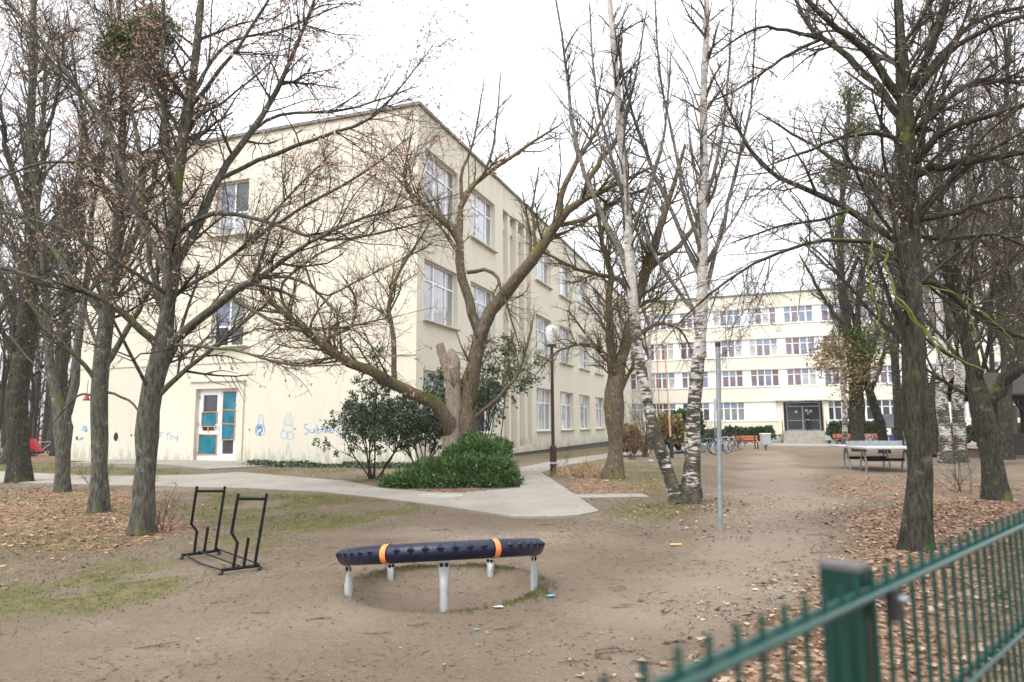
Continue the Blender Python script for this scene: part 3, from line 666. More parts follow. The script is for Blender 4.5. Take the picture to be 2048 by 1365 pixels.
# ramp in front of the door
def gabpt(s, d, z): return Ob+vs_*s-us*d+np.array([0, 0, z])
rm = MB(); r0, r1 = dR-.9, dL+4.2
top = .15
P_ = [gabpt(r0-1.2, .08, .03), gabpt(r0+.3, .08, top), gabpt(r1, .08, top), gabpt(r1, 2.2, top-.02), gabpt(r0+2.2, 2.2, top-.02), gabpt(r0-.2, 2.6, .03)]
Vt = np.array(P_); Vb = Vt.copy(); Vb[:, 2] = -.08
rm.add(np.vstack([Vt, Vb]), [(0, 5, 4, 1), (1, 4, 3, 2)]+[(i, (i+1) % 6, (i+1) % 6+6, i+6) for i in range(6)])
tag(rm.build('concrete_ramp', MT['path'], origin=gabpt(r0, 1, 0)), 'low grey concrete ramp leading up to the taped teal door', 'ramp')
# ------------------------------------------------------------------ far school building
ang = math.radians(112); fw = np.array([math.sin(ang), math.cos(ang), 0]); fin = np.array([-fw[1], fw[0], 0])
FO = ad(1561, 884, 64.); FO[2] = float(gz(64.))
B2 = empty('school_building', FO, 'pale cream four-storey school building with entrance steps across the yard', 'building', None, math.atan2(fw[1], fw[0]))
def onfar(px, py):
    d = ray(px, py); t = ((FO-CAM)@fin)/(d@fin); q = CAM+d*t-FO; return q@fw, q[2]
zr = [onfar(1561, y)[1] for y in (841.5, 803, 772.6, 738, 711.7, 676, 647, 614)]
FH = onfar(1531, 588.6)[1]
cL, cR = onfar(1563, 800)[0], onfar(1648, 800)[0]
FL0, FL1 = -17.5, 26.
pitch = onfar(1494, 618)[0]-onfar(1424.8, 621)[0]; ww = onfar(1551, 614)[0]-onfar(1494, 618)[0]
wx0 = onfar(1494, 618)[0]
starts = [wx0+pitch*k for k in range(-5, 9) if FL0+.3 < wx0+pitch*k and wx0+pitch*k+ww < FL1-.3]
bands = [(zr[0], zr[1]), (zr[2], zr[3]), (zr[4], zr[5]), (zr[6], zr[7])]
fm = lambda s, z, d: (s, d, z)
fh = []
for i, (z0, z1) in enumerate(bands):
    if i == 0: fh += [(FL0+.4, cL-.02, z0, z1), (cR+.02, FL1-.4, z0, z1)]
    else: fh.append((FL0+.4, FL1-.4, z0, z1))
fh.append((cL, cR, .05, 3.95))
w2 = MB(); facade(w2, FL0, FL1, 0.75, FH, [h for h in fh[:-1]]+[(cL, cR, .751, 3.9)], fm, .2)
w2.add([(FL0, 0, .75), (FL0, 12, .75), (FL0, 12, FH), (FL0, 0, FH)], [(0, 1, 2, 3)]); w2.add([(FL1, 0, .75), (FL1, 12, .75), (FL1, 12, FH), (FL1, 0, FH)], [(0, 1, 2, 3)])
w2.build('wall', MT['cream2'], B2)
MB().box((FL0+.04, .05, -.5), (cL-.3, 12, .748)).box((cR+.3, .05, -.5), (FL1-.04, 12, .748)).build('plinth', MT['stone'], B2)
MB().box((FL0-.1, -.12, FH), (FL1+.1, 12, FH+.12)).build('roof', MT['flash'], B2)
def PW(a, c): return MB().box(a, c).build('white_panel', MT['whitepanel'], B2)
cols_ = {0: ['green', 'dark', 'mauve', 'white', 'dark'], 1: ['wine', 'mauve', 'blue', 'white', 'mauve'], 2: ['mauve', 'blue', 'wine', 'white', 'mauve'], 3: ['mauve', 'blue', 'white', 'mauve', 'blue']}
for i, (z0, z1) in enumerate(bands):
    prev = FL0+.4
    for s in starts:
        if i == 0 and s+ww > cL-.1 and s < cR+.1: 
            continue
        n = cols_[i]; rr = np.random.default_rng(abs(int(s*10))+i*97); pn = [n[rr.integers(0, 5)] for _ in range(8)]
        if i == 0: pn = [['white', 'green'], ['dark', 'dark'], ['green', 'dark'], ['white', 'white']][rr.integers(0, 4)]*4
        pn[1::2] = [pn[2*q] if rr.random() < .6 else 'blue' for q in range(4)]
        put_window(B2, 'window', window(ww, z1-z0, 4, .66, pn), (s+ww/2, .1, z0), 0)
        if s-prev > .05 and not (i == 0 and prev < cL < s): PW((prev+.002, .11, z0+.002), (s-.002, .18, z1-.002))
        elif i == 0 and prev < cL < s:
            PW((prev+.002, .11, z0+.002), (cL-.03, .18, z1-.002)) if cL-.03-prev > .05 else None
            PW((cR+.03, .11, z0+.002), (s-.002, .18, z1-.002)) if s-cR-.03 > .05 else None
        prev = s+ww
    PW((prev+.002, .11, z0+.002), (FL1-.402, .18, z1-.002))
    MB().box((FL0+.4, -.06, z0-.06), (cL-.05 if i == 0 else FL1-.4, .095, z0-.003)).build('sill_band', MT['whitepanel'], B2)
    if i == 0: MB().box((cR+.05, -.06, z0-.06), (FL1-.4, .095, z0-.003)).build('sill_band', MT['whitepanel'], B2)
# entrance
en = MB(); zs = onfar(1605, 862)[1]
STZ = zs
[MB().box(*q).build('porch_pillar', MT['cream2'], B2) for q in (((cL-.32, -.9, STZ-.3), (cL+.12, .19, 3.85)), ((cR-.12, -.9, STZ-.3), (cR+.32, .19, 3.85)))]
MB().bevbox((cL-.55, -1.25, 3.852), (cR+.5, .0, 4.3), .03).build('canopy', MT['cream2'], B2)
MB().box((cL+.12, .95, STZ), (cR-.12, 1.0, 3.85)).build('porch_back_wall', MT['plinth'], B2)
ed = MB(); x0, x1 = cL+.4, cR-.4; zt = 3.75; zm = STZ+2.25
for a, c in (((x0, STZ), (x0, zt)), ((x1, STZ), (x1, zt))): ed.bar((a[0], .6, a[1]), (c[0], .6, c[1]), .1)
for z in (STZ+.05, zm, zt-.05): ed.bar((x0+.052, .6, z), (x1-.052, .6, z), .1)
xm = (x0+x1)/2-.05; ed.bar((xm, .6, STZ+.102), (xm, .6, zm-.052), .13)
for a, c in ((x0+.052, xm-.067), (xm+.067, x1-.052)):
    ed.bar((a, .598, STZ+.95), (c, .598, STZ+.95), .07)
edo = ed.build('door', MT['bikesilver'], B2); MB().add([(x0, .62, STZ), (x1, .62, STZ), (x1, .62, zt), (x0, .62, zt)], [(0, 1, 2, 3)]).build('pane', MT['gl_dark'], edo)
for xx, zz, w_ in ((xm-.55, STZ+1.75, .11), (xm+.35, STZ+1.85, .13), (xm+.7, STZ+1.8, .12)): MB().box((xx-w_, .585, zz-.12), (xx+w_, .59, zz+.12)).build('notice', MT['litterwhite'], edo)
st = MB(); ns = 6
for k in range(ns):
    z = (STZ)*(k+1)/ns; d0 = -3.0+k*.32
    st.box((cL+.13 if k > 9 else cL-.05, d0, -.3), (cR+.05, d0+.32 if k < ns-1 else .93, z))
st.build('stairs', MT['stone'], B2)
for xx in (cL-.02, cR+.02):
    rl = MB(); rl.tubes(np.array([(xx, -3.0, .1), (xx, -3.0, 1.0), (xx, -1.2, STZ+.95), (xx, -.95, STZ+.95)]), np.full(4, .025), 6)
    rl.tubes(np.array([(xx, -1.3, STZ-.1), (xx, -1.3, STZ+.93)]), np.full(2, .02), 6); rl.tubes(np.array([(xx, -2.2, .4), (xx, -2.2, 1.2)]), np.full(2, .02), 6)
    rl.build('handrail', MT['black'], B2)
bs_ = onfar(1535, 876)[0]
for xx in (bs_, bs_-9.6): MB().box((xx-.1, -.02, .12), (xx+1.2, .03, .6)).build('basement_window', MT['gl_white'], B2)
# ------------------------------------------------------------------ trees
def nrm(v): return v/(np.linalg.norm(v, axis=-1, keepdims=True)+1e-12)
def children(P, R, count, lr, ang, rr, n=5, up=.15, wob=.25, t0=.25, tip=.35, minl=.1, maxl=9, droop=0., rmin=.002, parent_pow=1.0):
    L = np.linalg.norm(np.diff(P, axis=1), axis=2).sum(1); pr = L**parent_pow; pr /= pr.sum()
    pi = rng.choice(len(P), count, p=pr); t = t0+(1-t0)*rng.random(count)**.85
    m = P.shape[1]-1; x = t*m; i = np.minimum(x.astype(int), m-1); fr = (x-i)[:, None]
    p0 = P[pi, i]*(1-fr)+P[pi, i+1]*fr; T = nrm(P[pi, i+1]-P[pi, i]); rp = R[pi, i]*(1-fr[:, 0])+R[pi, i+1]*fr[:, 0]
    pe = nrm(np.cross(T, nrm(rng.normal(size=(count, 3))))); a = rng.uniform(*ang, count)[:, None]
    D = nrm(np.cos(a)*T+np.sin(a)*pe+np.array([0, 0, up]))
    ln = np.clip(L[pi]*rng.uniform(*lr, count)*(1.15-.65*t), minl, maxl)
    r0 = np.maximum(np.minimum(rp*rng.uniform(*rr, count), ln*.03+.002), rmin)
    Q = np.zeros((count, n, 3)); Q[:, 0] = p0; st = ln[:, None]/(n-1)
    for k in range(1, n):
        D = nrm(D+rng.normal(0, wob, D.shape)+np.array([0, 0, up*.35-droop*k/n])); Q[:, k] = Q[:, k-1]+D*st
    RR = r0[:, None]*np.linspace(1, tip, n)[None]
    return Q, RR
def bracts(P, count, l=(.05, .09), w=.22, hang=.7, mi=0, t0=.3):
    pi = rng.integers(0, len(P), count); m = P.shape[1]-1; x = (t0+(1-t0)*rng.random(count))*m; i = np.minimum(x.astype(int), m-1); fr = (x-i)[:, None]
    c = P[pi, i]*(1-fr)+P[pi, i+1]*fr
    return leafquads(c, l, w, hang)
def leafquads(c, l=(.05, .09), w=.25, hang=.7, dirs=None, fold=.25):
    n = len(c); d = rng.normal(size=(n, 3)); d = nrm(d) if dirs is None else nrm(dirs+.5*d)
    d = nrm(d+np.array([0, 0, -hang])); s = nrm(np.cross(d, rng.normal(size=(n, 3)))); nn = np.cross(d, s)
    L = rng.uniform(*l, n)[:, None]; ww = L*w*rng.uniform(.7, 1.3, (n, 1))
    a = c; b = c+d*L*.5+s*ww+nn*ww*fold; e = c+d*L; f = c+d*L*.5-s*ww+nn*ww*fold
    return np.stack([a, b, e, f], 1)
def pxl(Y, pts):   # picture polyline with depth offsets -> world points and radii (radius given in photo pixels)
    P = []; R = []
    for q in pts:
        px, py, r = q[:3]; dy = q[3] if len(q) > 3 else 0
        p = ad(px, py, Y+dy); P.append(p); w = (p-CAM)@_F; R.append(r*w/FPX*(w/np.linalg.norm(p-CAM)))
    return np.array(P), np.array(R)
def tree(name, label, cat, Y, trunk, limbs, mt, mtw, lv=(60, 500, 3000), leaves=0, up=(.25, .15, .05), group=None, droop=0., base_flare=1.06, twigr=.0028, lmax=(2.6, 1.2, .55), knots=0, ang=((.5, 1.0), (.5, 1.1), (.5, 1.2)), leafsize=(.022, .05), trunks=None, lr=((.25, .55), (.28, .6), (.3, .7)), t0=.2, wob=.10, leafmt='dryleaf', trunk_shoots=True, extra=None):
    tb = MB(); cb = MB(); allP = []; allR = []
    base = None
    for k, tk in enumerate([trunk]+(trunks or [])):
        P, R = pxl(Y, tk); R = R*.98
        if k == 0:
            base = P[0].copy(); base[2] = float(gheight(base[0], base[1]))
        Q, r = resample(P, R, 26, .0)
        hgt = Q[:, 2]-base[2]
        Q = Q+np.stack([.10*r*np.sin(hgt*2.1+k), .10*r*np.cos(hgt*1.7+k), 0*r], 1)
        r = r*(1+(base_flare-1)*np.exp(-np.clip(hgt, 0, None)/.16))*(1+.055*np.sin(hgt*5.3+k)+.04*np.sin(hgt*9.7))
        if k == 0: Q = np.vstack([Q[:1]-[0, 0, .25], Q]); r = np.concatenate([[r[0]*1.05], r])
        Q = np.vstack([Q, Q[-1:]+(Q[-1]-Q[-2])*.05]); r = np.concatenate([r, [r[-1]*.1]])
        n0 = tb.n; tb.tubes(Q, r, 18)
        V = tb.v[-1]; ctr = np.repeat(Q, 18, 0); dv = V-ctr     # bark ridges and burls in the surface itself
        aa = np.tile(np.arange(18), len(Q)); zz = ctr[:, 2]
        hh = np.clip(zz-base[2], 0, None); tb.v[-1] = ctr+dv*(1+.06*rng.standard_normal(len(V))+.05*np.sin(aa*1.9+zz*.8)+np.exp(-hh/.13)*(.14+.20*np.sin(aa*2*np.pi/18*5+k+base[0]*3)))[:, None]
        q14, r14 = resample(Q, r, 10)
        if trunk_shoots: allP.append(q14); allR.append(r14)
    for lb in limbs:
        P, R = pxl(Y, lb); Q, r = resample(P, R*.86, 12); 
        Q = np.vstack([Q, Q[-1:]+(Q[-1]-Q[-2])*np.array([[.6], [1.2], [1.8]])]); r = np.concatenate([r, r[-1]*np.array([.75, .5, .2])])
        J = rng.normal(0, .3, Q.shape); J[0] = 0; Q = Q+J*r[:, None]
        cb.tubes(Q, r, 9); q, rr_ = resample(Q, r, 10); allP.append(q); allR.append(rr_)
    P = np.array(allP); R = np.array(allR); levels = []
    nlimb = len(P)
    w0 = P[:, 0, 2].mean()
    cur, cr = P, R
    for k, cnt in enumerate(lv):
        if k > 0: cur, cr = (np.concatenate([Q, P[:, 2:9]]), np.concatenate([RR, R[:, 2:9]])) if k == 1 else (Q, RR)
        Q, RR = children(cur, cr, cnt, lr[k], ang[k], (.18, .34) if k == 0 else (.42, .68), n=7 if k == 0 else 5, up=up[k], wob=wob+.05*k, t0=(t0 if k == 0 else .15), maxl=lmax[k], droop=droop, rmin=twigr*(2.0 if k == 0 else 1.25 if k == 1 else 1))
        keep = Q[:, 0, 2] > base[2]+(1.7 if k == 0 else .8)
        Q, RR = Q[keep], RR[keep]
        cb.tubes(Q, RR, 5 if k == 0 else 3, mi=0 if k == 0 else 1); levels.append(Q)
    root = empty(name, base, label, cat, group)
    tb.build('trunk', mt, root, origin=base); cb.build('crown', [MT['birchlimb'] if mt.name == 'birch_bark' else mt, mtw], root, origin=base)
    if extra: extra(root, base)
    if leaves:
        lb = MB(); lb.quads(bracts(levels[-1], leaves, leafsize)); lb.build('dry_leaves', MT[leafmt], root, origin=base)
    return root, levels
# --- the big left tree
T1 = 9.87
tree('linden_tree', 'large grey-barked tree with forking trunk beside the black rack, pinkish seed bracts in its crown', 'tree', T1,
  [(281, 1066, 25), (286, 980, 24), (293, 880, 23.5), (303, 800, 24), (316, 740, 22.5), (328, 690, 21), (334, 620, 16), (343, 500, 14.5), (358, 340, 12.5), (378, 200, 10.5), (396, 70, 8), (408, -60, 6)],
  [[(332, 700, 12), (400, 640, 11, -.3), (460, 588, 10, -.6), (520, 556, 8, -.8), (590, 505, 5, -1.0), (700, 445, 3.5, -1.1), (850, 405, 2, -1.1)],
   [(520, 556, 5, -.8), (600, 560, 4, -1), (690, 640, 2.5, -1.3), (770, 720, 1.5, -1.4)],
   [(345, 545, 10), (395, 455, 10, .2), (438, 360, 9, .4), (490, 280, 8, .5), (545, 200, 7, .6), (590, 100, 5, .6), (640, -30, 4, .6)],
   [(440, 358, 6, .4), (530, 315, 5.5, .3), (640, 275, 4.5, .1), (745, 235, 3, 0), (836, 130, 1.5, -.1)],
   [(490, 275, 4, .5), (560, 230, 4, .8), (680, 222, 3, 1.0), (800, 185, 2, 1.1)],
   [(348, 470, 7), (420, 428, 6, -.2), (520, 440, 5, -.4), (640, 478, 4, -.6), (740, 470, 3, -.8), (860, 440, 1.6, -.9)],
   [(322, 705, 10), (250, 630, 9.5, -.4), (180, 588, 8.5, -.7), (95, 562, 7, -1), (-20, 530, 5, -1.2)],
   [(340, 560, 10), (275, 440, 9, .3), (232, 300, 8, .5), (170, 190, 7, .6), (92, 92, 6, .7), (5, -10, 5, .8)],
   [(262, 400, 6, .3), (205, 345, 5, .1), (130, 322, 4.5, -.1), (55, 335, 3.5, -.3), (-20, 365, 2.5, -.4)],
   [(330, 640, 7), (300, 520, 6.5, .5), (285, 380, 6, .9), (270, 240, 5.5, 1.1), (230, 90, 4, 1.2), (220, -30, 3, 1.2)],
   [(352, 400, 6), (330, 280, 5, -.4), (325, 130, 4, -.6), (330, -30, 3, -.7)],
   [(372, 230, 6), (440, 140, 5, -.3), (500, 60, 4, -.5), (560, -40, 3, -.6)],
   [(336, 600, 6), (400, 560, 5, .6), (480, 500, 4, 1), (570, 400, 3, 1.3), (640, 330, 2, 1.4)],
   [(338, 590, 6), (260, 540, 5, -.6), (150, 470, 4, -1), (30, 430, 2.5, -1.2)],
   [(380, 200, 5), (450, 90, 4, .5), (560, 60, 3, .8), (660, 20, 2, 1)],
   [(460, 590, 5, -.6), (560, 650, 4, -.9), (650, 660, 3, -1.1), (760, 640, 2, -1.3)], [(480, 500, 5, 1), (600, 420, 4, .8), (720, 350, 3, .5), (800, 290, 1.6, .3)],
   [(350, 690, 4, -.3), (470, 700, 3.4, -.6), (580, 730, 2.6, -.8), (690, 730, 1.6, -1.0)],
   [(600, 500, 3, -1.0), (640, 590, 2.4, -1.2), (720, 560, 2, -1.3), (800, 520, 1.2, -1.4)]],
  MT['linden'], MT['twig'], (150, 1500, 13000), 26000, up=(.12, .05, -.08), lmax=(2.2, 1.05, .5), twigr=.0024, t0=.12, leafsize=(.028, .058))
tree('linden_tree', 'slimmer tree standing left of the forked grey-barked tree, bark brown and mossy near its foot', 'tree', 12.33,
  [(195, 1026, 20), (197, 950, 18.5), (199, 860, 18), (203, 760, 18), (210, 650, 17), (225, 540, 14), (240, 430, 12), (240, 330, 9), (246, 200, 7), (240, 60, 5), (236, -60, 4)],
  [[(212, 640, 9), (150, 560, 8), (80, 470, 6), (0, 400, 4)], [(222, 560, 9), (280, 460, 8), (310, 350, 6), (330, 200, 4)], [(205, 740, 8), (260, 650, 7), (310, 560, 5), (340, 470, 3)],
   [(240, 430, 7), (190, 330, 6), (160, 200, 4), (140, 60, 3)], [(201, 800, 4), (160, 790, 3), (110, 840, 2)], [(203, 780, 4), (255, 800, 3), (300, 850, 2), (310, 880, 1)]],
  MT['linden'], MT['twig'], (90, 700, 3800), 5000, up=(.2, .08, 0), leafsize=(.03, .06))
tree('forked_tree', 'thin tree forking low in two before the left end of the cream wall', 'tree', 16.1,
  [(122, 986, 17), (124, 920, 16), (126, 850, 19), (118, 800, 13), (100, 740, 10), (95, 640, 9), (86, 500, 7), (64, 340, 5), (60, 150, 4), (65, 0, 3)],
  [[(132, 840, 12), (150, 760, 11), (163, 660, 10), (176, 540, 8), (185, 420, 6), (212, 280, 4), (220, 120, 3)], [(96, 680, 6), (50, 560, 5), (10, 450, 3)], [(168, 600, 6), (220, 520, 5), (260, 400, 3)]],
  MT['linden'], MT['twig'], (70, 500, 2600), 1200)
tree('thick_tree', 'thick dark trunk beside the path, last of the left-hand row towards the forest', 'tree', 19.07,
  [(40, 967, 27), (36, 900, 25), (36, 820, 24), (44, 720, 22), (56, 620, 19), (62, 480, 15), (60, 320, 11), (66, 120, 8), (70, -60, 5)],
  [[(50, 660, 12), (0, 560, 10), (-60, 460, 7)], [(58, 600, 11), (110, 500, 9), (150, 380, 6), (170, 220, 4)], [(62, 450, 9), (20, 330, 7), (0, 200, 5)], [(60, 330, 7), (110, 210, 5), (130, 60, 3)]],
  MT['dark'], MT['twig'], (80, 600, 3200), 1500)
# --- right foreground tree
T8 = 8.27
tree('linden_tree', 'big dark rugged trunk right of the dirt path with mossy limbs spreading both ways', 'tree', T8,
  [(1832, 1102, 31), (1833, 1040, 30), (1838, 960, 28), (1835, 880, 27), (1826, 800, 26), (1828, 720, 24.5), (1824, 640, 25.5), (1820, 560, 23), (1819, 440, 21), (1814, 320, 19.5), (1811, 250, 19), (1808, 190, 18), (1800, 80, 11), (1792, -60, 9)],
  [[(1812, 205, 12), (1845, 130, 12, .2), (1875, 50, 10, .3), (1900, -50, 8, .4)],
   [(1812, 200, 9), (1850, 120, 9, -.4), (1890, 20, 7, -.6), (1910, -50, 6, -.7)],
   [(1818, 190, 8), (1880, 115, 7.5, .3), (1950, 45, 6, .5), (2060, 10, 5, .6)],
   [(1820, 200, 9), (1900, 105, 8, -.3), (1970, 60, 7, -.5), (2070, 25, 6, -.6)],
   [(1803, 200, 13), (1765, 150, 11, -.1), (1725, 90, 10, -.2), (1660, 45, 8, -.3), (1590, -20, 6, -.3)],
   [(1802, 235, 12), (1745, 160, 10, .3), (1680, 100, 8, .6), (1635, 75, 7, .8), (1600, 20, 5, .9)],
   [(1640, 78, 6, .8), (1570, 62, 4.5, .9), (1510, 58, 3.5, 1.0), (1430, 110, 2, 1.0)],
   [(1640, 80, 5, .8), (1570, 115, 4, .7), (1490, 170, 3, .6), (1430, 200, 2, .6)],
   [(1824, 270, 10), (1870, 215, 10, .3), (1930, 175, 9, .5), (1990, 160, 8, .7), (2070, 170, 6, .8)],
   [(1826, 330, 9), (1880, 272, 9, -.3), (1950, 240, 8, -.5), (2070, 200, 6, -.7)],
   [(1826, 350, 12), (1890, 335, 11, -.2), (1950, 322, 10, -.4), (2070, 300, 9, -.6)],
   [(1810, 355, 8), (1745, 348, 7, .2), (1690, 330, 6, .4), (1630, 295, 4, .6), (1540, 240, 2.5, .8)],
   [(1806, 290, 7), (1765, 270, 6, -.3), (1700, 270, 5, -.5), (1620, 300, 4, -.8), (1540, 330, 2, -1)],
   [(1808, 490, 11), (1750, 455, 10, .2), (1690, 415, 8.5, .4), (1620, 382, 7, .5), (1560, 355, 5.5, .6), (1510, 315, 5, .7), (1470, 245, 3.5, .7), (1440, 180, 2.5, .7)],
   [(1805, 530, 8), (1745, 484, 7, -.3), (1680, 480, 5.5, -.5), (1600, 490, 4.5, -.7), (1500, 532, 3.5, -.8), (1400, 604, 2.5, -.9), (1330, 680, 1.2, -.9)],
   [(1832, 560, 10), (1880, 575, 9, .3), (1940, 620, 8, .4), (2000, 660, 7, .5), (2070, 680, 6, .6)],
   [(1828, 440, 9), (1900, 430, 8, -.2), (1980, 400, 7, -.3), (2070, 390, 6, -.4)],
   [(1828, 470, 7), (1900, 480, 6, .4), (1990, 470, 5, .6), (2070, 500, 4, .7)],
   [(1700, 420, 5, .4), (1640, 440, 4, .1), (1570, 450, 3, 0), (1480, 480, 2, -.1)]],
  MT['dark'], MT['twig'], (90, 800, 5600), 3600, up=(.02, .0, -.05), lmax=(2.0, 1.0, .5), twigr=.0023, t0=.2,
  extra=lambda root, base: (lambda mb: mb.build('mossy_branch', MT['brightmoss'], root, origin=base))(
    (lambda mb: [mb.tubes(*(lambda a, b: (a, b*.55*(1+.35*rng.standard_normal(18).clip(-1, 1.5))))(*resample(*pxl(T8, q), 18, .7)), 6) for q in (
      [(1770, 478, 5, -.5), (1778, 540, 4.5, -.7), (1800, 600, 4, -.9), (1850, 660, 4, -1.0), (1890, 720, 2.5, -1.1), (1940, 775, 1.2, -1.2)],
      [(1748, 470, 4, -.6), (1735, 540, 4, -.8), (1752, 600, 3.2, -.9), (1765, 690, 2, -1.0)],
      [(1836, 565, 4, -.6), (1885, 580, 4, -.8), (1935, 600, 3.5, -.9), (1985, 640, 3, -1.0), (2030, 690, 2, -1.1)],
      [(1790, 600, 4, -.9), (1850, 665, 4, -1.0), (1930, 725, 3.2, -1.1), (1965, 740, 2.5, -1.2), (2000, 780, 1.5, -1.2)],
      [(1620, 490, 3, -.7), (1605, 560, 2.5, -.9), (1595, 640, 1.5, -1)], [(1935, 605, 2.5, -.9), (1955, 680, 2, -1), (1980, 730, 1, -1)],
      [(1700, 420, 3, .3), (1650, 470, 2.5, .2), (1600, 500, 1.5, .1)])] and mb)(MB())))
tree('leaning_tree', 'dark leaning tree at the right with one thick limb going off to the right', 'tree', 13.34,
  [(1994, 1000, 27), (1984, 940, 24), (1972, 870, 23), (1960, 810, 25), (1950, 750, 17), (1928, 660, 13), (1905, 590, 10), (1885, 480, 8), (1880, 330, 6), (1890, 150, 4)],
  [[(1966, 815, 20), (2000, 770, 19, -.2), (2050, 725, 17, -.4), (2120, 640, 12, -.6)], [(1930, 670, 8), (1990, 580, 7), (2040, 460, 5), (2060, 320, 3)], [(1945, 730, 6), (1880, 700, 5), (1830, 660, 3)],
   [(1900, 570, 7), (1850, 460, 5), (1800, 380, 3)], [(1888, 500, 6), (1950, 380, 5), (2000, 250, 3)], [(2020, 750, 9, -.3), (2030, 640, 7, -.3), (2010, 500, 5, -.3)]],
  MT['dark'], MT['twig'], (80, 750, 4800), 3200, up=(.12, .04, 0))
# --- the cut multi-stemmed tree by the building corner
def stumps(root, base):
    mb = MB()
    for q in ([(906, 935, 22), (905, 860, 19), (906, 800, 17), (906, 740, 14.5), (903, 702, 12), (902, 697, 3)], [(905, 775, 12), (893, 735, 10), (879, 690, 8.5), (876, 686, 2)]):
        Q, r = resample(*pxl(18.4, q), 16, .06); mb.tubes(Q, r, 12)
    o = mb.build('broken_stump', MT['deadwood'], root, origin=base); o['label'] = 'bare pale stump stems broken off at the top'
tree('cut_tree', 'mossy multi-stemmed tree with broken stump stems behind the juniper at the building corner', 'tree', 18.5,
  [(928, 950, 25), (931, 880, 20), (938, 800, 17), (946, 740, 15.5), (957, 680, 14.5), (964, 655, 13.5)],
  [[(958, 665, 12), (943, 619, 11.5), (925, 550, 11), (918, 490, 10), (912, 465, 8), (870, 432, 7, -.4), (832, 395, 6, -.7), (806, 366, 4, -.9), (815, 311, 2.5, -1)],
   [(918, 490, 8), (921, 440, 8, .3), (925, 398, 7, .4), (960, 362, 6, .5), (1020, 316, 4.5, .6), (1092, 268, 3, .6)],
   [(924, 400, 5, .4), (922, 350, 4, .4), (945, 290, 3, .4), (965, 180, 1.6, .4)], [(960, 362, 4, .5), (985, 300, 3, .6), (1000, 170, 1.6, .6)],
   [(964, 662, 16), (995, 603, 15.5), (1031, 562, 15, -.2), (1077, 501, 13.5, -.4), (1113, 450, 12, -.5), (1154, 409, 9, -.6), (1200, 385, 6.5, -.7), (1290, 340, 3.5, -.7)],
   [(1116, 447, 8, -.5), (1128, 373, 7, -.5), (1149, 327, 6, -.4), (1190, 265, 4, -.3), (1225, 190, 2.5, -.3)],
   [(1165, 400, 8, -.6), (1182, 352, 7, -.7), (1215, 305, 6, -.8), (1245, 260, 4, -.9)],
   [(904, 885, 19), (890, 835, 18, -.2), (864, 806, 16, -.4), (820, 785, 14.5, -.7), (770, 762, 13, -1.0), (720, 735, 12, -1.3), (660, 697, 10.5, -1.7), (590, 645, 8, -2.1), (520, 585, 5, -2.4), (505, 560, 2.5, -2.5)],
   [(790, 772, 7, -.8), (786, 690, 6, -.8), (778, 610, 5, -.8), (800, 540, 4, -.8), (850, 460, 2, -.8)],
   [(640, 682, 5, -1.8), (700, 655, 4, -1.9), (712, 600, 3, -2), (690, 560, 2, -2)],
   [(590, 645, 5, -2.1), (560, 580, 4, -2.2), (620, 520, 3, -2.2), (700, 480, 2, -2.2)],
   [(1113, 452, 6, -.5), (1170, 440, 5, -.5), (1240, 400, 4, -.4), (1310, 370, 2.5, -.3)],
   [(935, 545, 5), (985, 545, 4.5, -.3), (1010, 600, 3, -.4), (1035, 680, 1.5, -.5)],
   [(935, 850, 5), (1000, 790, 4.5, -.4), (1040, 740, 3.5, -.5), (1062, 660, 2, -.5)]],
  MT['maple'], MT['mossytwig'], (75, 700, 4800), 0, up=(.2, .12, .05), lmax=(2.6, 1.3, .6), twigr=.0032, t0=.25, extra=stumps)
# seed-bearing twigs hanging over the end wall belong to the left tree already
tree('knobbly_tree', 'knobbly pollarded tree with swollen trunk between the lamp post and the twin birch', 'tree', 19.1,
  [(1226, 958, 19), (1231, 900, 15), (1229, 860, 15.5), (1228, 815, 21), (1230, 780, 19), (1236, 740, 14), (1250, 690, 11), (1268, 620, 9), (1295, 540, 10), (1315, 470, 8), (1345, 380, 5), (1370, 290, 3)],
  [[(1228, 770, 11), (1222, 700, 9.5), (1216, 620, 8), (1222, 560, 8), (1200, 470, 5), (1190, 380, 3)], [(1268, 620, 8), (1240, 560, 6), (1160, 540, 4), (1080, 500, 2.5)],
   [(1296, 540, 7), (1370, 480, 6), (1420, 400, 4), (1450, 310, 2.5)], [(1238, 735, 6), (1180, 690, 4), (1120, 700, 2.5), (1080, 740, 1.5)], [(1250, 690, 6), (1310, 650, 5), (1360, 660, 3), (1390, 720, 1.6)]],
  MT['maple'], MT['mossytwig'], (65, 620, 4200), 900, up=(.18, .1, .05), twigr=.0034, lmax=(2.4, 1.2, .55), base_flare=1.15)
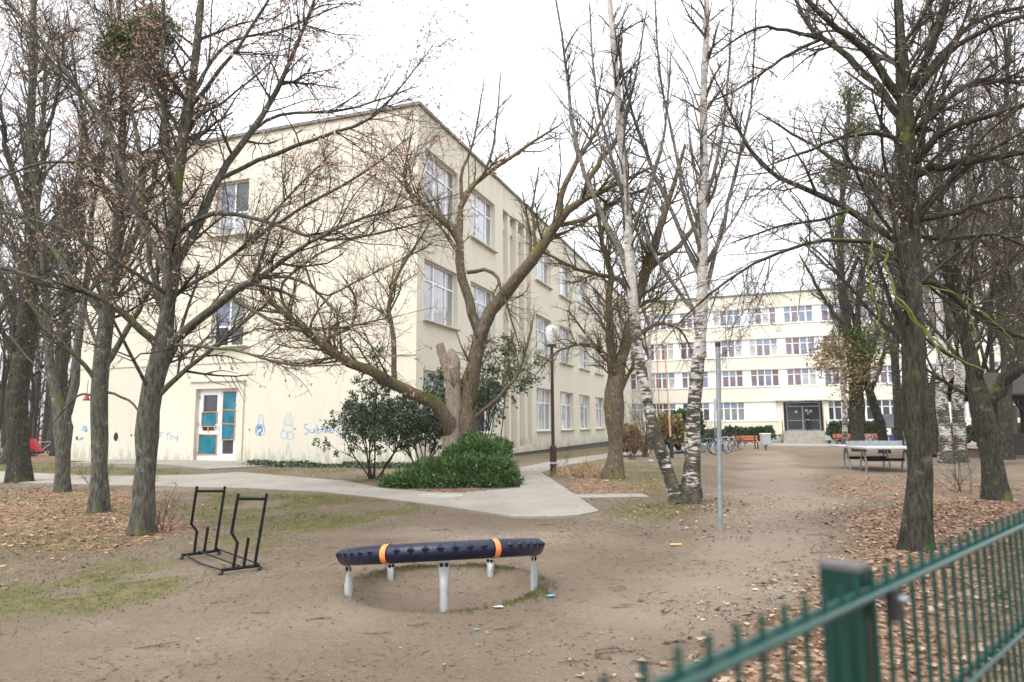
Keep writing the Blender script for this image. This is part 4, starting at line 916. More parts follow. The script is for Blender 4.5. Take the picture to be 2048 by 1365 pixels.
# --- birches
tree('birch_tree', 'twin-stemmed white birch forming a V at its foot beside the galvanised pole', 'tree', 13.1,
  [(1380, 1005, 23), (1384, 940, 17.5), (1384, 870, 15), (1392, 770, 13.5), (1402, 650, 12), (1405, 500, 10.5), (1407, 350, 9), (1408, 200, 8), (1412, 60, 6.5), (1414, -70, 5)],
  [[(1262, 560, 8), (1235, 490, 7, .2), (1195, 410, 6, .4), (1160, 320, 5, .5), (1140, 210, 4, .6), (1125, 80, 3, .6), (1105, -40, 2.5, .6)],
   [(1403, 600, 6), (1440, 480, 5, .3), (1470, 350, 4, .5), (1500, 220, 3, .6), (1510, 60, 2.2, .6)], [(1405, 520, 5), (1370, 400, 4.5, -.3), (1345, 280, 3.5, -.5), (1320, 150, 2.6, -.6), (1310, 0, 2, -.6)],
   [(1406, 420, 5), (1440, 300, 4, -.3), (1455, 170, 3, -.5), (1465, 20, 2, -.5)], [(1258, 480, 5), (1300, 370, 4, -.3), (1330, 260, 3, -.5), (1340, 130, 2, -.6)],
   [(1250, 400, 5), (1215, 290, 4, -.4), (1190, 170, 3, -.6), (1180, 30, 2, -.7)], [(1240, 260, 4), (1270, 160, 3, .3), (1290, 40, 2, .5)], [(1403, 640, 5), (1340, 560, 4.5, .5), (1290, 470, 3.5, .8), (1230, 350, 2.5, 1.0), (1120, 200, 1.5, 1.2)],
   [(1404, 560, 6), (1350, 440, 5, .2), (1300, 330, 4, .3), (1260, 210, 3, .4), (1235, 90, 2, .4)]],
  MT['birch'], MT['twig'], (90, 650, 3400), 500, up=(.3, .08, -.1), droop=.1, twigr=.0026, lmax=(2.2, .9, .5), ang=((.3, .7), (.4, .9), (.5, 1.1)), leafsize=(.02, .035), t0=.3,
  trunks=[[(1352, 1004, 15), (1340, 960, 13.5), (1322, 905, 12.5), (1301, 830, 11.5), (1284, 750, 10.5), (1270, 660, 10), (1264, 570, 10.5), (1256, 460, 9.5), (1247, 350, 8.5), (1238, 210, 7.5), (1225, 80, 6), (1216, -60, 5)]])
for k, (px, py, Y, h, lean, lab) in enumerate(((1893, 916, 24.6, 0, -22, 'white birch with black-patched bark behind the ping-pong table, left of a close pair'), (1921, 916, 25.2, 0, 12, 'white birch with black-patched bark behind the ping-pong table, right of a close pair'))):
    tree('birch_tree', lab, 'tree', Y, [(px, py, 15), (px-4, 850, 13), (px-6+lean*.2, 780, 13), (px+lean*.4, 700, 11), (px+lean, 560, 9), (px+lean*1.3, 350, 6), (px+lean*1.5, 120, 4), (px+lean*1.5, -40, 3)],
         [[(px+lean*.5, 680, 6), (px-50, 560, 4), (px-80, 420, 2.5)], [(px+lean, 540, 6), (px+60, 420, 4), (px+90, 280, 2)]], MT['birch'], MT['twig'], (60, 400, 1800), 500, group='birches behind the ping-pong table')
for px, py, Y, x1, lab in ((1478, 900, 50., 1500, 'slender bare birch reaching above the far building roof, left of two'), (1548, 897, 56., 1560, 'slender bare birch reaching above the far building roof, right of two')):
    pass
# --- mid-distance trees right of the entrance
mids = [(1716, 892, 30., [(1716, 892, 16), (1712, 830, 14), (1712, 770, 13), (1700, 690, 11), (1685, 590, 9), (1680, 470, 7), (1690, 330, 5), (1700, 180, 3)], [[(1722, 850, 12), (1722, 780, 10), (1740, 720, 8), (1760, 640, 5)], [(1695, 660, 7), (1650, 600, 5), (1610, 530, 3)], [(1686, 580, 6), (1730, 480, 5), (1760, 360, 3)]], 'brown twin-stemmed tree hung with green clumps left of the slanted board'),
        (1768, 896, 32., [(1768, 896, 11), (1758, 840, 10), (1735, 770, 9), (1722, 720, 8), (1715, 620, 6), (1735, 480, 4), (1740, 330, 3)], [[(1742, 790, 6), (1770, 700, 5), (1790, 600, 3)], [(1720, 660, 5), (1680, 560, 3), (1660, 450, 2)]], 'thin tree leaning left in front of the slanted board'),
        (1860, 898, 30., [(1860, 898, 15), (1862, 840, 14), (1858, 800, 13), (1870, 760, 9), (1890, 700, 8), (1900, 600, 6), (1910, 450, 5), (1900, 280, 3)], [[(1856, 805, 9), (1850, 740, 8), (1838, 640, 6), (1830, 500, 4)], [(1895, 660, 5), (1950, 570, 4), (1990, 450, 2)]], 'dark tree forking in two just right of the big rugged trunk'),
        (1810, 890, 36., [(1798, 890, 10), (1795, 800, 9), (1790, 700, 8), (1800, 560, 6), (1790, 400, 4), (1795, 250, 3)], [[(1792, 720, 5), (1750, 600, 4), (1720, 450, 2)], [(1798, 600, 5), (1850, 480, 3), (1870, 350, 2)]], 'bare tree rising behind the slanted board'),
        (2010, 905, 24., [(2012, 905, 16), (2010, 820, 15), (2015, 720, 13), (2005, 600, 11), (2020, 440, 8), (2010, 260, 6), (2020, 60, 4)], [[(2012, 700, 8), (1960, 580, 6), (1930, 440, 3)], [(2008, 560, 7), (2060, 430, 5), (2100, 280, 3)], [(2015, 480, 6), (1970, 360, 4), (1950, 220, 3)]], 'bare tree in front of the dark timber pavilion')]
for px, py, Y, tr, lb, lab in mids:
    tree('bare_tree', lab, 'tree', Y, tr, lb, MT['dark'], MT['twig'], (90, 600, 3600), 2000, twigr=.006, lmax=(2.6, 1.1, .6), leafsize=(.04, .07))
# --- bare background trees: three shapes, copied
def wildtree(h, seed, mt, mtw, lv=(70, 450, 2600), leaves=700, spread=.5, name='forest_tree', twig=.0042, low=.28):
    global rng
    keep = rng; rng = np.random.default_rng(seed)
    tb = MB(); cb = MB()
    n = 16; z = np.linspace(-.3, h, n); P = np.stack([np.cumsum(rng.normal(0, .09, n)), np.cumsum(rng.normal(0, .09, n)), z], 1); R = np.linspace(.17, .03, n)*h/13
    R[0] *= 1.3; tb.tubes(P, R, 9)
    P10, R10 = resample(P, R, 10)
    Q, RR = children(P10[None], R10[None], 16, (.22*spread*2, .42*spread*2), (.5, 1.0), (.45, .7), n=8, up=.35, wob=.12, t0=low, maxl=h*.5); cb.tubes(Q, RR, 6)
    cur, cr = np.concatenate([Q, P10[None, 4:][:, :6].repeat(1, 0)[:, :6][:, [0, 1, 2, 3, 4, 5, 5, 5]]*1.0]) if False else Q, RR
    L = None
    for k, c in enumerate(lv):
        Q, RR = children(cur, cr, c, (.3, .6), (.4, 1.1), (.5, .8), n=5, up=.12-.05*k, wob=.2, t0=.15, maxl=(2.4, 1.3, .7)[k], rmin=twig*(1.5 if k == 0 else 1)); cb.tubes(Q, RR, 3, 1); cur, cr = Q, RR
    root = empty(name, (0, 0, 0), 'bare forest tree', 'tree')
    tb.build('trunk', mt, root); cb.build('crown', [MT['birchlimb'] if mt.name == 'birch_bark' else mt, mtw], root)
    if leaves: MB().quads(bracts(Q, leaves, (.045, .08))).build('dry_leaves', MT['dryleaf'], root)
    rng = keep
    return root
protoA = [wildtree(14, 101, MT['forest'], MT['twig'], leaves=900, lv=(60, 380, 2000)), wildtree(17, 102, MT['forest'], MT['twig'], leaves=300, spread=.4, low=.4, lv=(60, 380, 1900)), wildtree(12, 103, MT['forest'], MT['twig'], leaves=1200, spread=.6, lv=(60, 380, 2000))]
used = set()
def plant(proto, p, sc, rz, label, group=None, name=None):
    r = proto if proto.name not in used else copy_tree(proto)
    used.add(proto.name); r.location = (p[0], p[1], float(gheight(np.array(p[0]), np.array(p[1])))-.02); r.scale = (sc,)*3; r.rotation_euler = (0, 0, rz)
    r['label'] = label
    if group: r['group'] = group
    return r
k = 0
for px, Y in [(-75, 24), (12, 29), (-20, 34), (40, 33), (110, 40), (60, 44), (5, 42), (95, 52), (-90, 36), (30, 58), (-40, 50), (-170, 34), (70, 66), (20, 72), (125, 64), (-70, 64), (-230, 30), (-110, 54)]:
    p = ad(px, 850, Y); plant(protoA[k % 3], p, .85+.35*rng.random(), rng.random()*6.28, 'bare brown tree among the forest trunks left of the cream end wall', 'forest trees left of the building'); k += 1
for px, Y in [(2100, 22), (1985, 35), (2045, 33), (2110, 36), (1955, 44), (2020, 48), (2200, 26), (2080, 54), (1940, 60), (2180, 44)]:
    p = ad(px, 850, Y); plant(protoA[(k*2) % 3], p, .8+.3*rng.random(), rng.random()*6.28, 'bare tree standing behind the pavilion and timber beam on the right side', 'trees behind the pavilion'); k += 1
birchP = wildtree(15, 201, MT['birch'], MT['twig'], lv=(60, 400, 2200), leaves=0, spread=.32, name='background_birch', twig=.007, low=.35)
for px, Y, sc, lab in ((1420, 92, 1.7, 'slender bare birch behind the far building, left of the pole'), (1520, 96, 1.75, 'slender bare birch whose thin crown rises behind the far roof'), (1690, 52, 1.1, 'slender bare birch above the orange bench, mistletoe ball beside it'), (1300, 44, 1.0, 'slender bare birch by the far end of the cream side wall')):
    plant(birchP, ad(px, 880, Y), sc, rng.random()*6, lab, 'bare birches around the far building')
# pines and far woods
def pine(h, seed):
    r = np.random.default_rng(seed); tb = MB(); z = np.linspace(-.3, h, 10); P = np.stack([.1*np.sin(z*.3), 0*z, z], 1); tb.tubes(P, np.linspace(.22, .04, 10), 8)
    c = []
    for i in range(70):
        zz = h*(.45+.55*r.random()); rad = 1.9*(1.05-(zz/h-.45)/.55)*r.random()**.5+.2; a = r.random()*6.28; c.append((rad*math.cos(a), rad*math.sin(a), zz))
    c = np.array(c); pts = c[r.integers(0, 70, 5200)]+r.normal(0, .33, (5200, 3))*np.array([1, 1, .6])
    root = empty('pine_tree', (0, 0, 0), '', 'tree'); tb.build('trunk', MT['forest'], root); MB().quads(leafquads(pts, (.22, .42), .10, .1)).build('crown', MT['pine'], root); return root
pp = pine(15, 5)
plant(pp, ad(112, 850, 40), 1.12, 0, 'dark green pine crown behind the left-hand trees'); plant(pp, ad(1795, 850, 62), .85, 2, 'dark green pine behind the far building, right of the big rugged trunk'); plant(pp, ad(2070, 850, 46), .95, 1, 'dark green pine behind the pavilion at the right edge')
fb = MB()
def woods(x0, x1, y0, y1, n):
    xs = rng.uniform(x0, x1, n); ys = rng.uniform(y0, y1, n); h = rng.uniform(7, 12, n)
    P = np.stack([np.stack([xs+rng.normal(0, .15, n)*q, ys, -.6+h*q], 1) for q in np.linspace(0, 1, 5)], 1); R = rng.uniform(.09, .2, n)[:, None]*np.linspace(1, .25, 5)[None]
    fb.tubes(P, R, 5); Q, RR = children(P, R, n*14, (.12, .3), (.5, 1.2), (.3, .5), n=5, up=.2, wob=.2, t0=.12); fb.tubes(Q, RR, 3)
    Q2, RR2 = children(Q, RR, n*70, (.3, .7), (.5, 1.2), (.5, .8), n=4, up=.1, wob=.25, t0=.1, rmin=.012); fb.tubes(Q2, RR2, 3)
woods(-80, -26, 50, 100, 210); woods(-95, -50, 28, 60, 70); woods(38, 100, 55, 100, 100)
tag(fb.build('far_woods', MT['forest']), 'dense bare grey-brown woodland behind the school grounds', 'woodland', kind='stuff')
# mistletoe
def mistletoe(c, rad, label, n=1500, mt='mistletoe', sz=(.06, .12), name='mistletoe'):
    c = np.asarray(c); m = 60; D = nrm(rng.normal(size=(m, 3))); P = c+D[:, None]*np.linspace(.05, 1, 5)[None, :, None]*rad*rng.uniform(.7, 1.05, (m, 1, 1))+rng.normal(0, .04*rad, (m, 5, 3))
    root = empty(name, c, label, 'mistletoe'); MB().tubes(P, np.full((m, 5), .006), 3).build('stems', MT['mossytwig'], root, origin=c)
    pi = rng.integers(0, m, n); t = rng.integers(2, 5, n); pts = P[pi, t]+rng.normal(0, .13*rad, (n, 3)); MB().quads(leafquads(pts, sz, .22, .3)).build('leaves', MT[mt], root, origin=c)
mistletoe(ad(265, 105, T1+1.15), .52, 'big dark green mistletoe ball high in the forked grey-barked tree', 3800, sz=(.05, .1))
mistletoe(ad(310, 60, T1+1.0), .38, 'smaller mistletoe clump to the upper right of the biggest ball', 1800, sz=(.05, .1))
mistletoe(ad(1702, 200, 40), 1.0, 'mistletoe ball seen left of the big rugged trunk, highest of three', 900, sz=(.14, .25)); mistletoe(ad(1720, 262, 40), 1.1, 'mistletoe ball seen left of the big rugged trunk, middle one of three', 900, sz=(.14, .25)); mistletoe(ad(1668, 350, 40), .9, 'mistletoe ball seen left of the big rugged trunk, lowest of three', 800, sz=(.14, .25))
for q, lab in (((1655, 715, 1.05), 'yellowish green leafy clump hanging low, left of the twin-stemmed tree'), ((1705, 745, 1.3), 'brownish green clump of leaves hanging on the twin-stemmed tree'), ((1730, 690, 1.1), 'green leafy clump at the top right of the twin-stemmed tree')):
    mistletoe(ad(q[0], q[1], 29.6), q[2], lab, 1100, 'hedgebrown' if q[0] != 1730 else 'mistletoe', (.09, .2), 'mistletoe')
# ------------------------------------------------------------------ shrubs
def lobes_shrub(name, label, cat, base, lobes, n, mt, sz, w=.28, core=True, out=.9, group=None):
    base = np.asarray(base); root = empty(name, base, label, cat, group); V = []
    cb = MB()
    for (lx, ly, lz, rx, ry, rz) in lobes:
        c = np.array([lx, ly, lz]); k = int(n*(rx*ry+rx*rz)/sum(q[3]*q[4]+q[3]*q[5] for q in lobes)); D = nrm(rng.normal(size=(k, 3))); D[:, 2] = np.where(D[:, 2] < -.35, -D[:, 2], D[:, 2])
        bump_ = 1+.2*np.sin(D[:, 0]*9+lx*5)*np.sin(D[:, 1]*8+ly*3)*np.sin(D[:, 2]*9)
        p = c+D*np.array([rx, ry, rz])*(bump_*rng.uniform(.78, 1.1, k))[:, None]; p[:, 2] = np.maximum(p[:, 2], .02)
        V.append(leafquads(p, sz, w, -.25, dirs=D*out)); 
        if core:
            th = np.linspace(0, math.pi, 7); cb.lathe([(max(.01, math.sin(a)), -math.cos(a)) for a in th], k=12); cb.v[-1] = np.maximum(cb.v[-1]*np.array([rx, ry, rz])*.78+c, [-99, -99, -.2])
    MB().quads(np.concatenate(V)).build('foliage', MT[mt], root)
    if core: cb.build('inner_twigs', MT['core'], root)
    return root
jb = gp(930, 975)
def jl(px, py, dy, r): 
    p = ad(px, py, jb[1]+dy)-jb; return (p[0], p[1], max(p[2], .05), *r)
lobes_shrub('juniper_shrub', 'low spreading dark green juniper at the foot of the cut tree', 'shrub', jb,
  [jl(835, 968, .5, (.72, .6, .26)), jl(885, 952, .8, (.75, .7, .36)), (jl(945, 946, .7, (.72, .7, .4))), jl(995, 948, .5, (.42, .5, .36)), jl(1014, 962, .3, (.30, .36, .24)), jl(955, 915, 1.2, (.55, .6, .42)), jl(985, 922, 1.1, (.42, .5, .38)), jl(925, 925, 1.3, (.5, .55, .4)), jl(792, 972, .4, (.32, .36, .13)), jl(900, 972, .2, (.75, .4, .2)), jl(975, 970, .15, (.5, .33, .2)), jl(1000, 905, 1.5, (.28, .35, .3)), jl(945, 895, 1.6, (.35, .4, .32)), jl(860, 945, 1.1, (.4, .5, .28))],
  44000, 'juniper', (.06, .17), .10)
def stem_shrub(name, label, cat, base, h, spread, nst, nleaf, mt, mstem, sz=(.05, .1), w=.3, r=.02, tw=(40, 200), lean=(0, 0), leafpow=.2, group=None, up=.2):
    base = np.asarray(base, float); n = 7; P = np.zeros((nst, n, 3)); D = nrm(np.c_[rng.normal(0, spread, (nst, 2))+np.array(lean), np.ones(nst)]); P[:, 0] = np.c_[rng.normal(0, .08, (nst, 2)), np.full(nst, -.05)]
    ln = h*rng.uniform(.6, 1.1, nst)[:, None]/(n-1)
    for k in range(1, n): D = nrm(D+rng.normal(0, .13, D.shape)+[0, 0, .03]); P[:, k] = P[:, k-1]+D*ln
    R = rng.uniform(.6, 1, nst)[:, None]*np.linspace(r, r*.3, n)[None]; b = MB(); b.tubes(P, R, 6)
    Q, RR = children(P, R, tw[0], (.2, .5), (.5, 1.1), (.5, .8), n=5, up=up, t0=.25, rmin=.003); b.tubes(Q, RR, 4); Q2, RR2 = children(Q, RR, tw[1], (.3, .7), (.5, 1.1), (.6, .9), n=4, up=.1, t0=.1, minl=.08, rmin=.0025); b.tubes(Q2, RR2, 3)
    root = empty(name, base, label, cat, group); b.build('stems', MT[mstem], root)
    if nleaf:
        tips = Q2[rng.integers(0, len(Q2), nleaf//6), -1]; tips = np.concatenate([tips, Q2[rng.integers(0, len(Q2), nleaf//10), 2]])
        pts = np.repeat(tips, 5, 0); pts = pts+rng.normal(0, .05, pts.shape); MB().quads(leafquads(pts, sz, w, -.1)).build('foliage', MT[mt], root)
    return root
b_ = gp(742, 960); stem_shrub('evergreen_shrub', 'loose upright evergreen shrub with glossy leaves in front of the blue graffiti', 'shrub', b_, 3.1, .33, 9, 6500, 'evergreen', 'forest', (.055, .10), .3, .03, (70, 420))
p_ = ad(845, 915, 19.6); p_[2] = 0; stem_shrub('evergreen_shrub', 'loose dark evergreen shrub behind the left limb of the cut tree', 'shrub', p_, 3.4, .33, 8, 4200, 'evergreen', 'forest', (.07, .13), .3, .03, (70, 420), lean=(.1, 0))
p_ = ad(965, 930, 20.2); p_[2] = 0; stem_shrub('evergreen_shrub', 'leaning evergreen shrub right of the cut tree, leaf tufts at the tips of bent stems', 'shrub', p_, 3.8, .16, 6, 2400, 'evergreen', 'forest', (.07, .13), .3, .03, (50, 220), lean=(.14, 0))
for px, py, h, sp, nst, lab, ms in ((318, 1062, .75, .5, 14, 'leafless red-brown sapling bush at the foot of the forked grey-barked tree', 'twigred'), (1120, 945, .9, .5, 8, 'thin leafless bush between the lamp post and the path', 'twigred'), (1925, 985, 1.0, .6, 10, 'leafless bush of thin dark stems left of the leaning tree', 'twig'), (190, 985, .9, .7, 8, 'sparse leafless bush between the left-hand trunks', 'twig'), (1262, 920, 1.5, .35, 30, 'dense reddish leafless bush right behind the knobbly tree', 'twigred'), (1420, 895, 2.6, .3, 12, 'tall bare bush against the far facade behind the pole', 'twigred'), (1290, 915, 3.6, .25, 26, 'tall yellowish bush of thin upright stems behind the twin birch', 'mossytwig')):
    stem_shrub('bare_shrub', lab, 'shrub', gp(px, py), h, sp, nst, 0, 'hedge', ms, r=.009 if h < 2 else .02, tw=(nst*4, nst*14))
def farshrub(label, px0, px1, pyb, pyt, Y, mt, n=3500, nl=5, sz=(.12, .26), name='hedge_shrub'):
    a = ad(px0, pyb, Y); c = ad(px1, pyb, Y); top = ad((px0+px1)/2, pyt, Y)[2]; zb = float(gz(Y)); h = top-zb; w = (c[0]-a[0]); base = np.array([(a[0]+c[0])/2, Y, zb])
    L = [((i+.5)/nl*w-w/2, rng.normal(0, .15), h*rng.uniform(.42, .55), w/nl*.75, .7, h*rng.uniform(.42, .52)) for i in range(nl)]
    return lobes_shrub(name, label, 'shrub', base, L, n, mt, sz, .3)
farshrub('dark green clipped hedge left of the entrance steps', 1452, 1545, 886, 856, 56., 'hedge', 4500, 6)
farshrub('round green shrub right of the entrance steps', 1661, 1703, 886, 845, 57., 'hedge', 2600, 3)
farshrub('dark conifer shrub behind the twin birch', 1352, 1400, 900, 822, 38., 'hedge', 3500, 4, (.12, .3))
farshrub('brown-green shrub beside the thin orange poles', 1322, 1362, 905, 830, 37., 'hedgebrown', 3000, 3, (.12, .3))
farshrub('low green hedge behind the bicycles left of the pole', 1400, 1452, 890, 862, 54., 'hedge', 2500, 4)
farshrub('green shrub below the far windows left of the slanted board', 1730, 1765, 886, 845, 57., 'hedge', 2200, 3)
farshrub('green shrub by the knobbly tree against the cream side wall', 1238, 1275, 905, 855, 33., 'hedgebrown', 2200, 3, (.1, .22))
farshrub('long green hedge below the far windows behind the birch pair', 1880, 2060, 890, 850, 50., 'hedge', 5000, 9)
# ivy at the wall foot and dry grass heap
iv = []
for i in range(5000):
    s = rng.uniform(-.2, 7.0); d = abs(rng.normal(0, .35)); iv.append(gabpt(s, .08+d*.8, .02+rng.random()*.16*max(0, 1-d)*(1 if fbm(np.array(s*1.), np.array(d*1.), 1.1, 4) > .45 else .25)))
tag(MB().quads(leafquads(np.array(iv), (.06, .11), .4, -.2)).build('ivy_ground_cover', MT['evergreen']), 'dark ivy ground cover along the foot of the end wall', 'ivy', kind='stuff')
dg = gp(1170, 952); c = dg+np.c_[rng.normal(0, .45, 1500), rng.normal(0, .4, 1500), np.zeros(1500)]; c[:, 2] = np.abs(rng.normal(0, .12, 1500))*np.exp(-((c[:, 0]-dg[0])**2)/.3)
o = MB().quads(leafquads(c, (.15, .4), .03, -.35)).build('dry_grass_heap', MT['drygrass'], origin=dg); tag(o, 'heap of straw-coloured dry grass left of the knobbly tree', 'grass heap')
# ------------------------------------------------------------------ tilted spinner ring
ft = [gp(888, 1230), gp(697, 1200), gp(781, 1158), gp(981, 1152), gp(1068, 1185)]
tp = [ad(888, 1124, ft[0][1]), ad(697, 1133, ft[1][1]), ad(781, 1127, ft[2][1]), ad(981, 1117, ft[3][1]), ad(1068, 1112, ft[4][1])]
rc = empty('spinner_ring', CC, 'tilted navy and orange rubber spinner ring on five galvanised legs', 'playground ring')
tp = np.array(tp); pc = tp.mean(0); u_, s_, vt = np.linalg.svd(tp-pc); nv = vt[2]*np.sign(vt[2][2])
TUB = .074
e1 = nrm(np.cross(nv, np.array([0, 1., 0]))); e2 = np.cross(nv, e1)
RAD = np.linalg.norm(tp-pc, axis=1).mean()+.055
rcen = pc+nv*(TUB+.005)
def ringarc(a0, a1, r, n, mi, mb, bump_=False):
    a = np.linspace(a0, a1, n); P = rcen+RAD*(np.cos(a)[:, None]*e1+np.sin(a)[:, None]*e2)
    rad = np.full(n, r)
    mb.tubes(P, rad, 20, mi); return P
a_leg = [math.atan2((t-rcen)@e2, (t-rcen)@e1) for t in tp]
front = a_leg[0]
segs = 6
ends = []
for k in range(segs):
    a0 = front-math.pi/6-.03+k*math.pi/3; a1 = a0+math.pi/3
    mb = MB(); ringarc(a0+.035, a1-.035, TUB, 30, 0, mb)
    V = mb.v[-1]
    nub = mb
    for q in np.linspace(a0+.14, a1-.14, 7):
        out = math.cos(q)*e1+math.sin(q)*e2; tg = -math.sin(q)*e1+math.cos(q)*e2; c0 = rcen+RAD*out
        for th0 in (.3,):
            dirn = math.cos(th0)*out+math.sin(th0)*nv; side = -math.sin(th0)*out+math.cos(th0)*nv; c1 = c0+dirn*TUB*.985
            Vn = [c1+side*.058-dirn*.024, c1-side*.058-dirn*.024, c1+tg*.04-dirn*.003, c1-tg*.04-dirn*.003, c1+dirn*.026, c1+side*.0-dirn*.01]
            nub.add(Vn, [(0, 2, 4, 4), (2, 1, 4, 4), (1, 3, 4, 4), (3, 0, 4, 4)])
    sg = mb.build('rubber_sleeve', MT['navy'], rc, origin=CC)
    mb = MB(); ringarc(a1-.029, a1+.029, TUB+.005, 6, 0, mb); 
    mb.build('orange_collar', MT['orange'], rc, origin=CC)
for k, (f_, t_) in enumerate(zip(ft, tp)):
    f_ = f_.copy(); f_[2] = float(gheight(f_[0], f_[1]))-.1; ax = nrm(t_-f_)
    rad = (f_-CC); rad[2] = 0; rad = nrm(rad); tgt = np.cross(ax, rad)
    L = np.linalg.norm(t_-f_); mb = MB()
    zz = np.array([0, .35, .55, .72, .86, 1.0])*L; rw = np.array([.034, .034, .034, .038, .046, .046]); rt = np.array([.034, .034, .034, .024, .010, .010])
    if L < .3: pass
    thv = np.arange(14)*2*np.pi/14
    V = np.concatenate([f_+ax*z+(np.cos(thv)[:, None]*tgt*w+np.sin(thv)[:, None]*rad*q) for z, w, q in zip(zz, rw, rt)]); i = np.arange(len(zz)*14).reshape(len(zz), 14); nx = np.roll(i, -1, 1)
    mb.add(V, np.stack([i[:-1], nx[:-1], nx[1:], i[1:]], -1).reshape(-1, 4), 0, True); mb.add(V[-14:], [(0, q, q+1, q+1) for q in range(1, 13)])
    lg = mb.build('leg', MT['zinc'], rc, origin=CC)
    for sgn in (-1, 1):
        c0 = f_+ax*(L-.022)+tgt*sgn*.021; MB().tubes(np.array([c0-rad*.02, c0+rad*.022]), np.array([.016, .016]), 10, cap=True).build('bolt', MT['black'], lg, origin=CC)
# ------------------------------------------------------------------ black wheeled rack
rk = empty('wheeled_rack', gp(443, 1125), 'black metal two-frame wheeled stand on the grass left of the spinner ring', 'rack')
ro = np.array(rk.location)
RY = {'fl': gp(368, 1120), 'fr': gp(443, 1150), 'bl': gp(432, 1107), 'br': gp(513, 1143)}
# two skids: back-left skid from (365,1113) to (437,1106); front-right skid from (440,1143) to (517,1133)
sA0, sA1 = gp(363, 1122), gp(438, 1112); sB0, sB1 = gp(442, 1153), gp(519, 1143)
zsk = .06
def up_(p, z): q = p.copy(); q[2] = z; return q
def rackpart(name, L, r=.016, parent=rk, mt='black', k=8):
    mb = MB()
    for P in L: 
        P = np.array(P); mb.tubes(P, np.full(len(P), r), k, cap=True)
    return mb.build(name, MT[mt], parent, origin=ro)
for (s0, s1, fr) in ((sA0, sA1, ((388, 1108), (394, 973), (382.7, 1049), (394, 1063), (450, 973), (430, 1106), (416, 1054), (408, 1108))), (sB0, sB1, ((466, 1139), (477, 987.5), (463, 1066), (475, 1086), (533.5, 987.5), (509, 1135), (497, 1076), (487, 1138)))):
    rackpart('skid', [(up_(s0, zsk), up_(s1, zsk))], .017)
    (b0, t0_, k0, k1, t1, b1, p1, p0) = fr
    d = s1-s0
    def onsk(px): 
        # point of the skid's vertical plane seen at column px
        t = np.linspace(-.1, 1.1, 241); P = s0+d*t[:, None]; P[:, 2] = zsk; x = project(P)[0]; return P[np.argmin(abs(x-px))]
    def inpl(px, py):
        r_ = ray(px, py); nn = np.array([-d[1], d[0], 0]); q = ((s0-CAM)@nn)/(r_@nn); return CAM+r_*q
    A0, A1 = inpl(b0[0], b0[1]), inpl(b1[0], b1[1]); A0[2] = zsk; A1[2] = zsk
    fo = rackpart('frame', [(A0, inpl(*k1), inpl(*k0), inpl(*t0_)), (A1, inpl(*t1))])
    x0_ = inpl(t0_[0]-1, t0_[1]); 
    def lerp(p, q, t): return p*(1-t)+q*t
    rackpart('crossbar', [(lerp(inpl(*t0_), inpl(*k0), .13), lerp(inpl(*t1), A1, .075))], .015)
    Pq = inpl(*p0); Pq[2] = zsk; rackpart('short_post', [(Pq, inpl(*p1))])
    for e in (s0, s1):
        w = rackpart('wheel', [(up_(e, .028)+np.array([-.012, 0, 0]), up_(e, .028)+np.array([.012, 0, 0]))], .027, mt='rubber', k=12); 
for t in (.05, .45, .95): rackpart('tie_rod', [(up_(lerp(sA0, sA1, t), zsk+.02 if t > .3 else zsk), up_(lerp(sB0, sB1, t), zsk+.02 if t > .3 else zsk))] if t > .1 else [(up_(lerp(sA0, sA1, .1), zsk), up_(gp(400, 1134), .035), up_(lerp(sB0, sB1, .02), zsk))], .009)
# ------------------------------------------------------------------ posts and lamp
pb = gp(1440, 1060); pt = ad(1436, 690, pb[1])
r_ = empty('metal_pole', pb, 'bare galvanised steel pole with black cap right of the twin birch', 'pole')
MB().tubes(np.array([pb-[0, 0, .2], pt]), np.array([.034, .034]), 16).build('shaft', MT['zincdark'], r_, origin=pb)
MB().tubes(np.array([pt-[0, 0, .03], pt+[0, 0, .03]]), np.array([.038, .038]), 16, cap=True).build('cap', MT['rubber'], r_, origin=pb)
lb_ = gp(1107, 951); lt = ad(1111, 694, lb_[1]); H_ = lt[2]
lp = empty('street_lamp', lb_, 'brown lamp post with white opal shade beside the concrete path', 'street lamp')
zsl = ad(1108, 893, lb_[1])[2]
MB().tubes(np.array([[0, 0, -.2], [0, 0, zsl]]), np.array([.098, .098]), 12).lathe([(.098, zsl), (.055, zsl+.03)], k=12).build('base_sleeve', MT['brown'], lp)
MB().tubes(np.array([[0, 0, zsl+.02], [0, 0, H_]]), np.array([.052, .046]), 12).build('shaft', MT['brown'], lp)
MB().lathe([(.102, .33), (.104, .36), (.102, .39)], k=12).build('band', MT['grey'], lp)
MB().lathe([(.05, H_), (.13, H_+.01), (.14, H_+.06), (.135, H_+.07)], k=20).build('collar', MT['brown'], lp)
MB().lathe([(.13, H_+.07), (.165, H_+.3), (.19, H_+.52), (.165, H_+.60), (.08, H_+.64), (.0, H_+.65)], k=24).build('lamp_shade', MT['opal'], lp)
for px, py, tx, ty, Y, lab in ((1344, 917, 1328, 680, None, 'thin orange pole with black foot nearer the twin birch'), (1322, 900, 1312, 660, None, 'thin orange pole rising behind bushes, left of the black-footed pole')):
    q = gp(px, py); tt_ = ad(tx, ty, q[1]); r_ = empty('orange_pole', q, lab, 'pole', 'thin orange poles'); m_ = q*.82+tt_*.18
    MB().tubes(np.array([m_, tt_]), np.array([.042, .028]), 8).build('shaft', MT['poleorange'], r_, origin=q); MB().tubes(np.array([q-[0, 0, .1], m_]), np.array([.085, .085]), 8, cap=True).build('foot', MT['rubber'], r_, origin=q)
q = gp(1431, 905); tt_ = ad(1429, 798, q[1]); r_ = empty('sign_post', q, 'thin grey-green sign post with small sign left of the galvanised pole', 'sign')
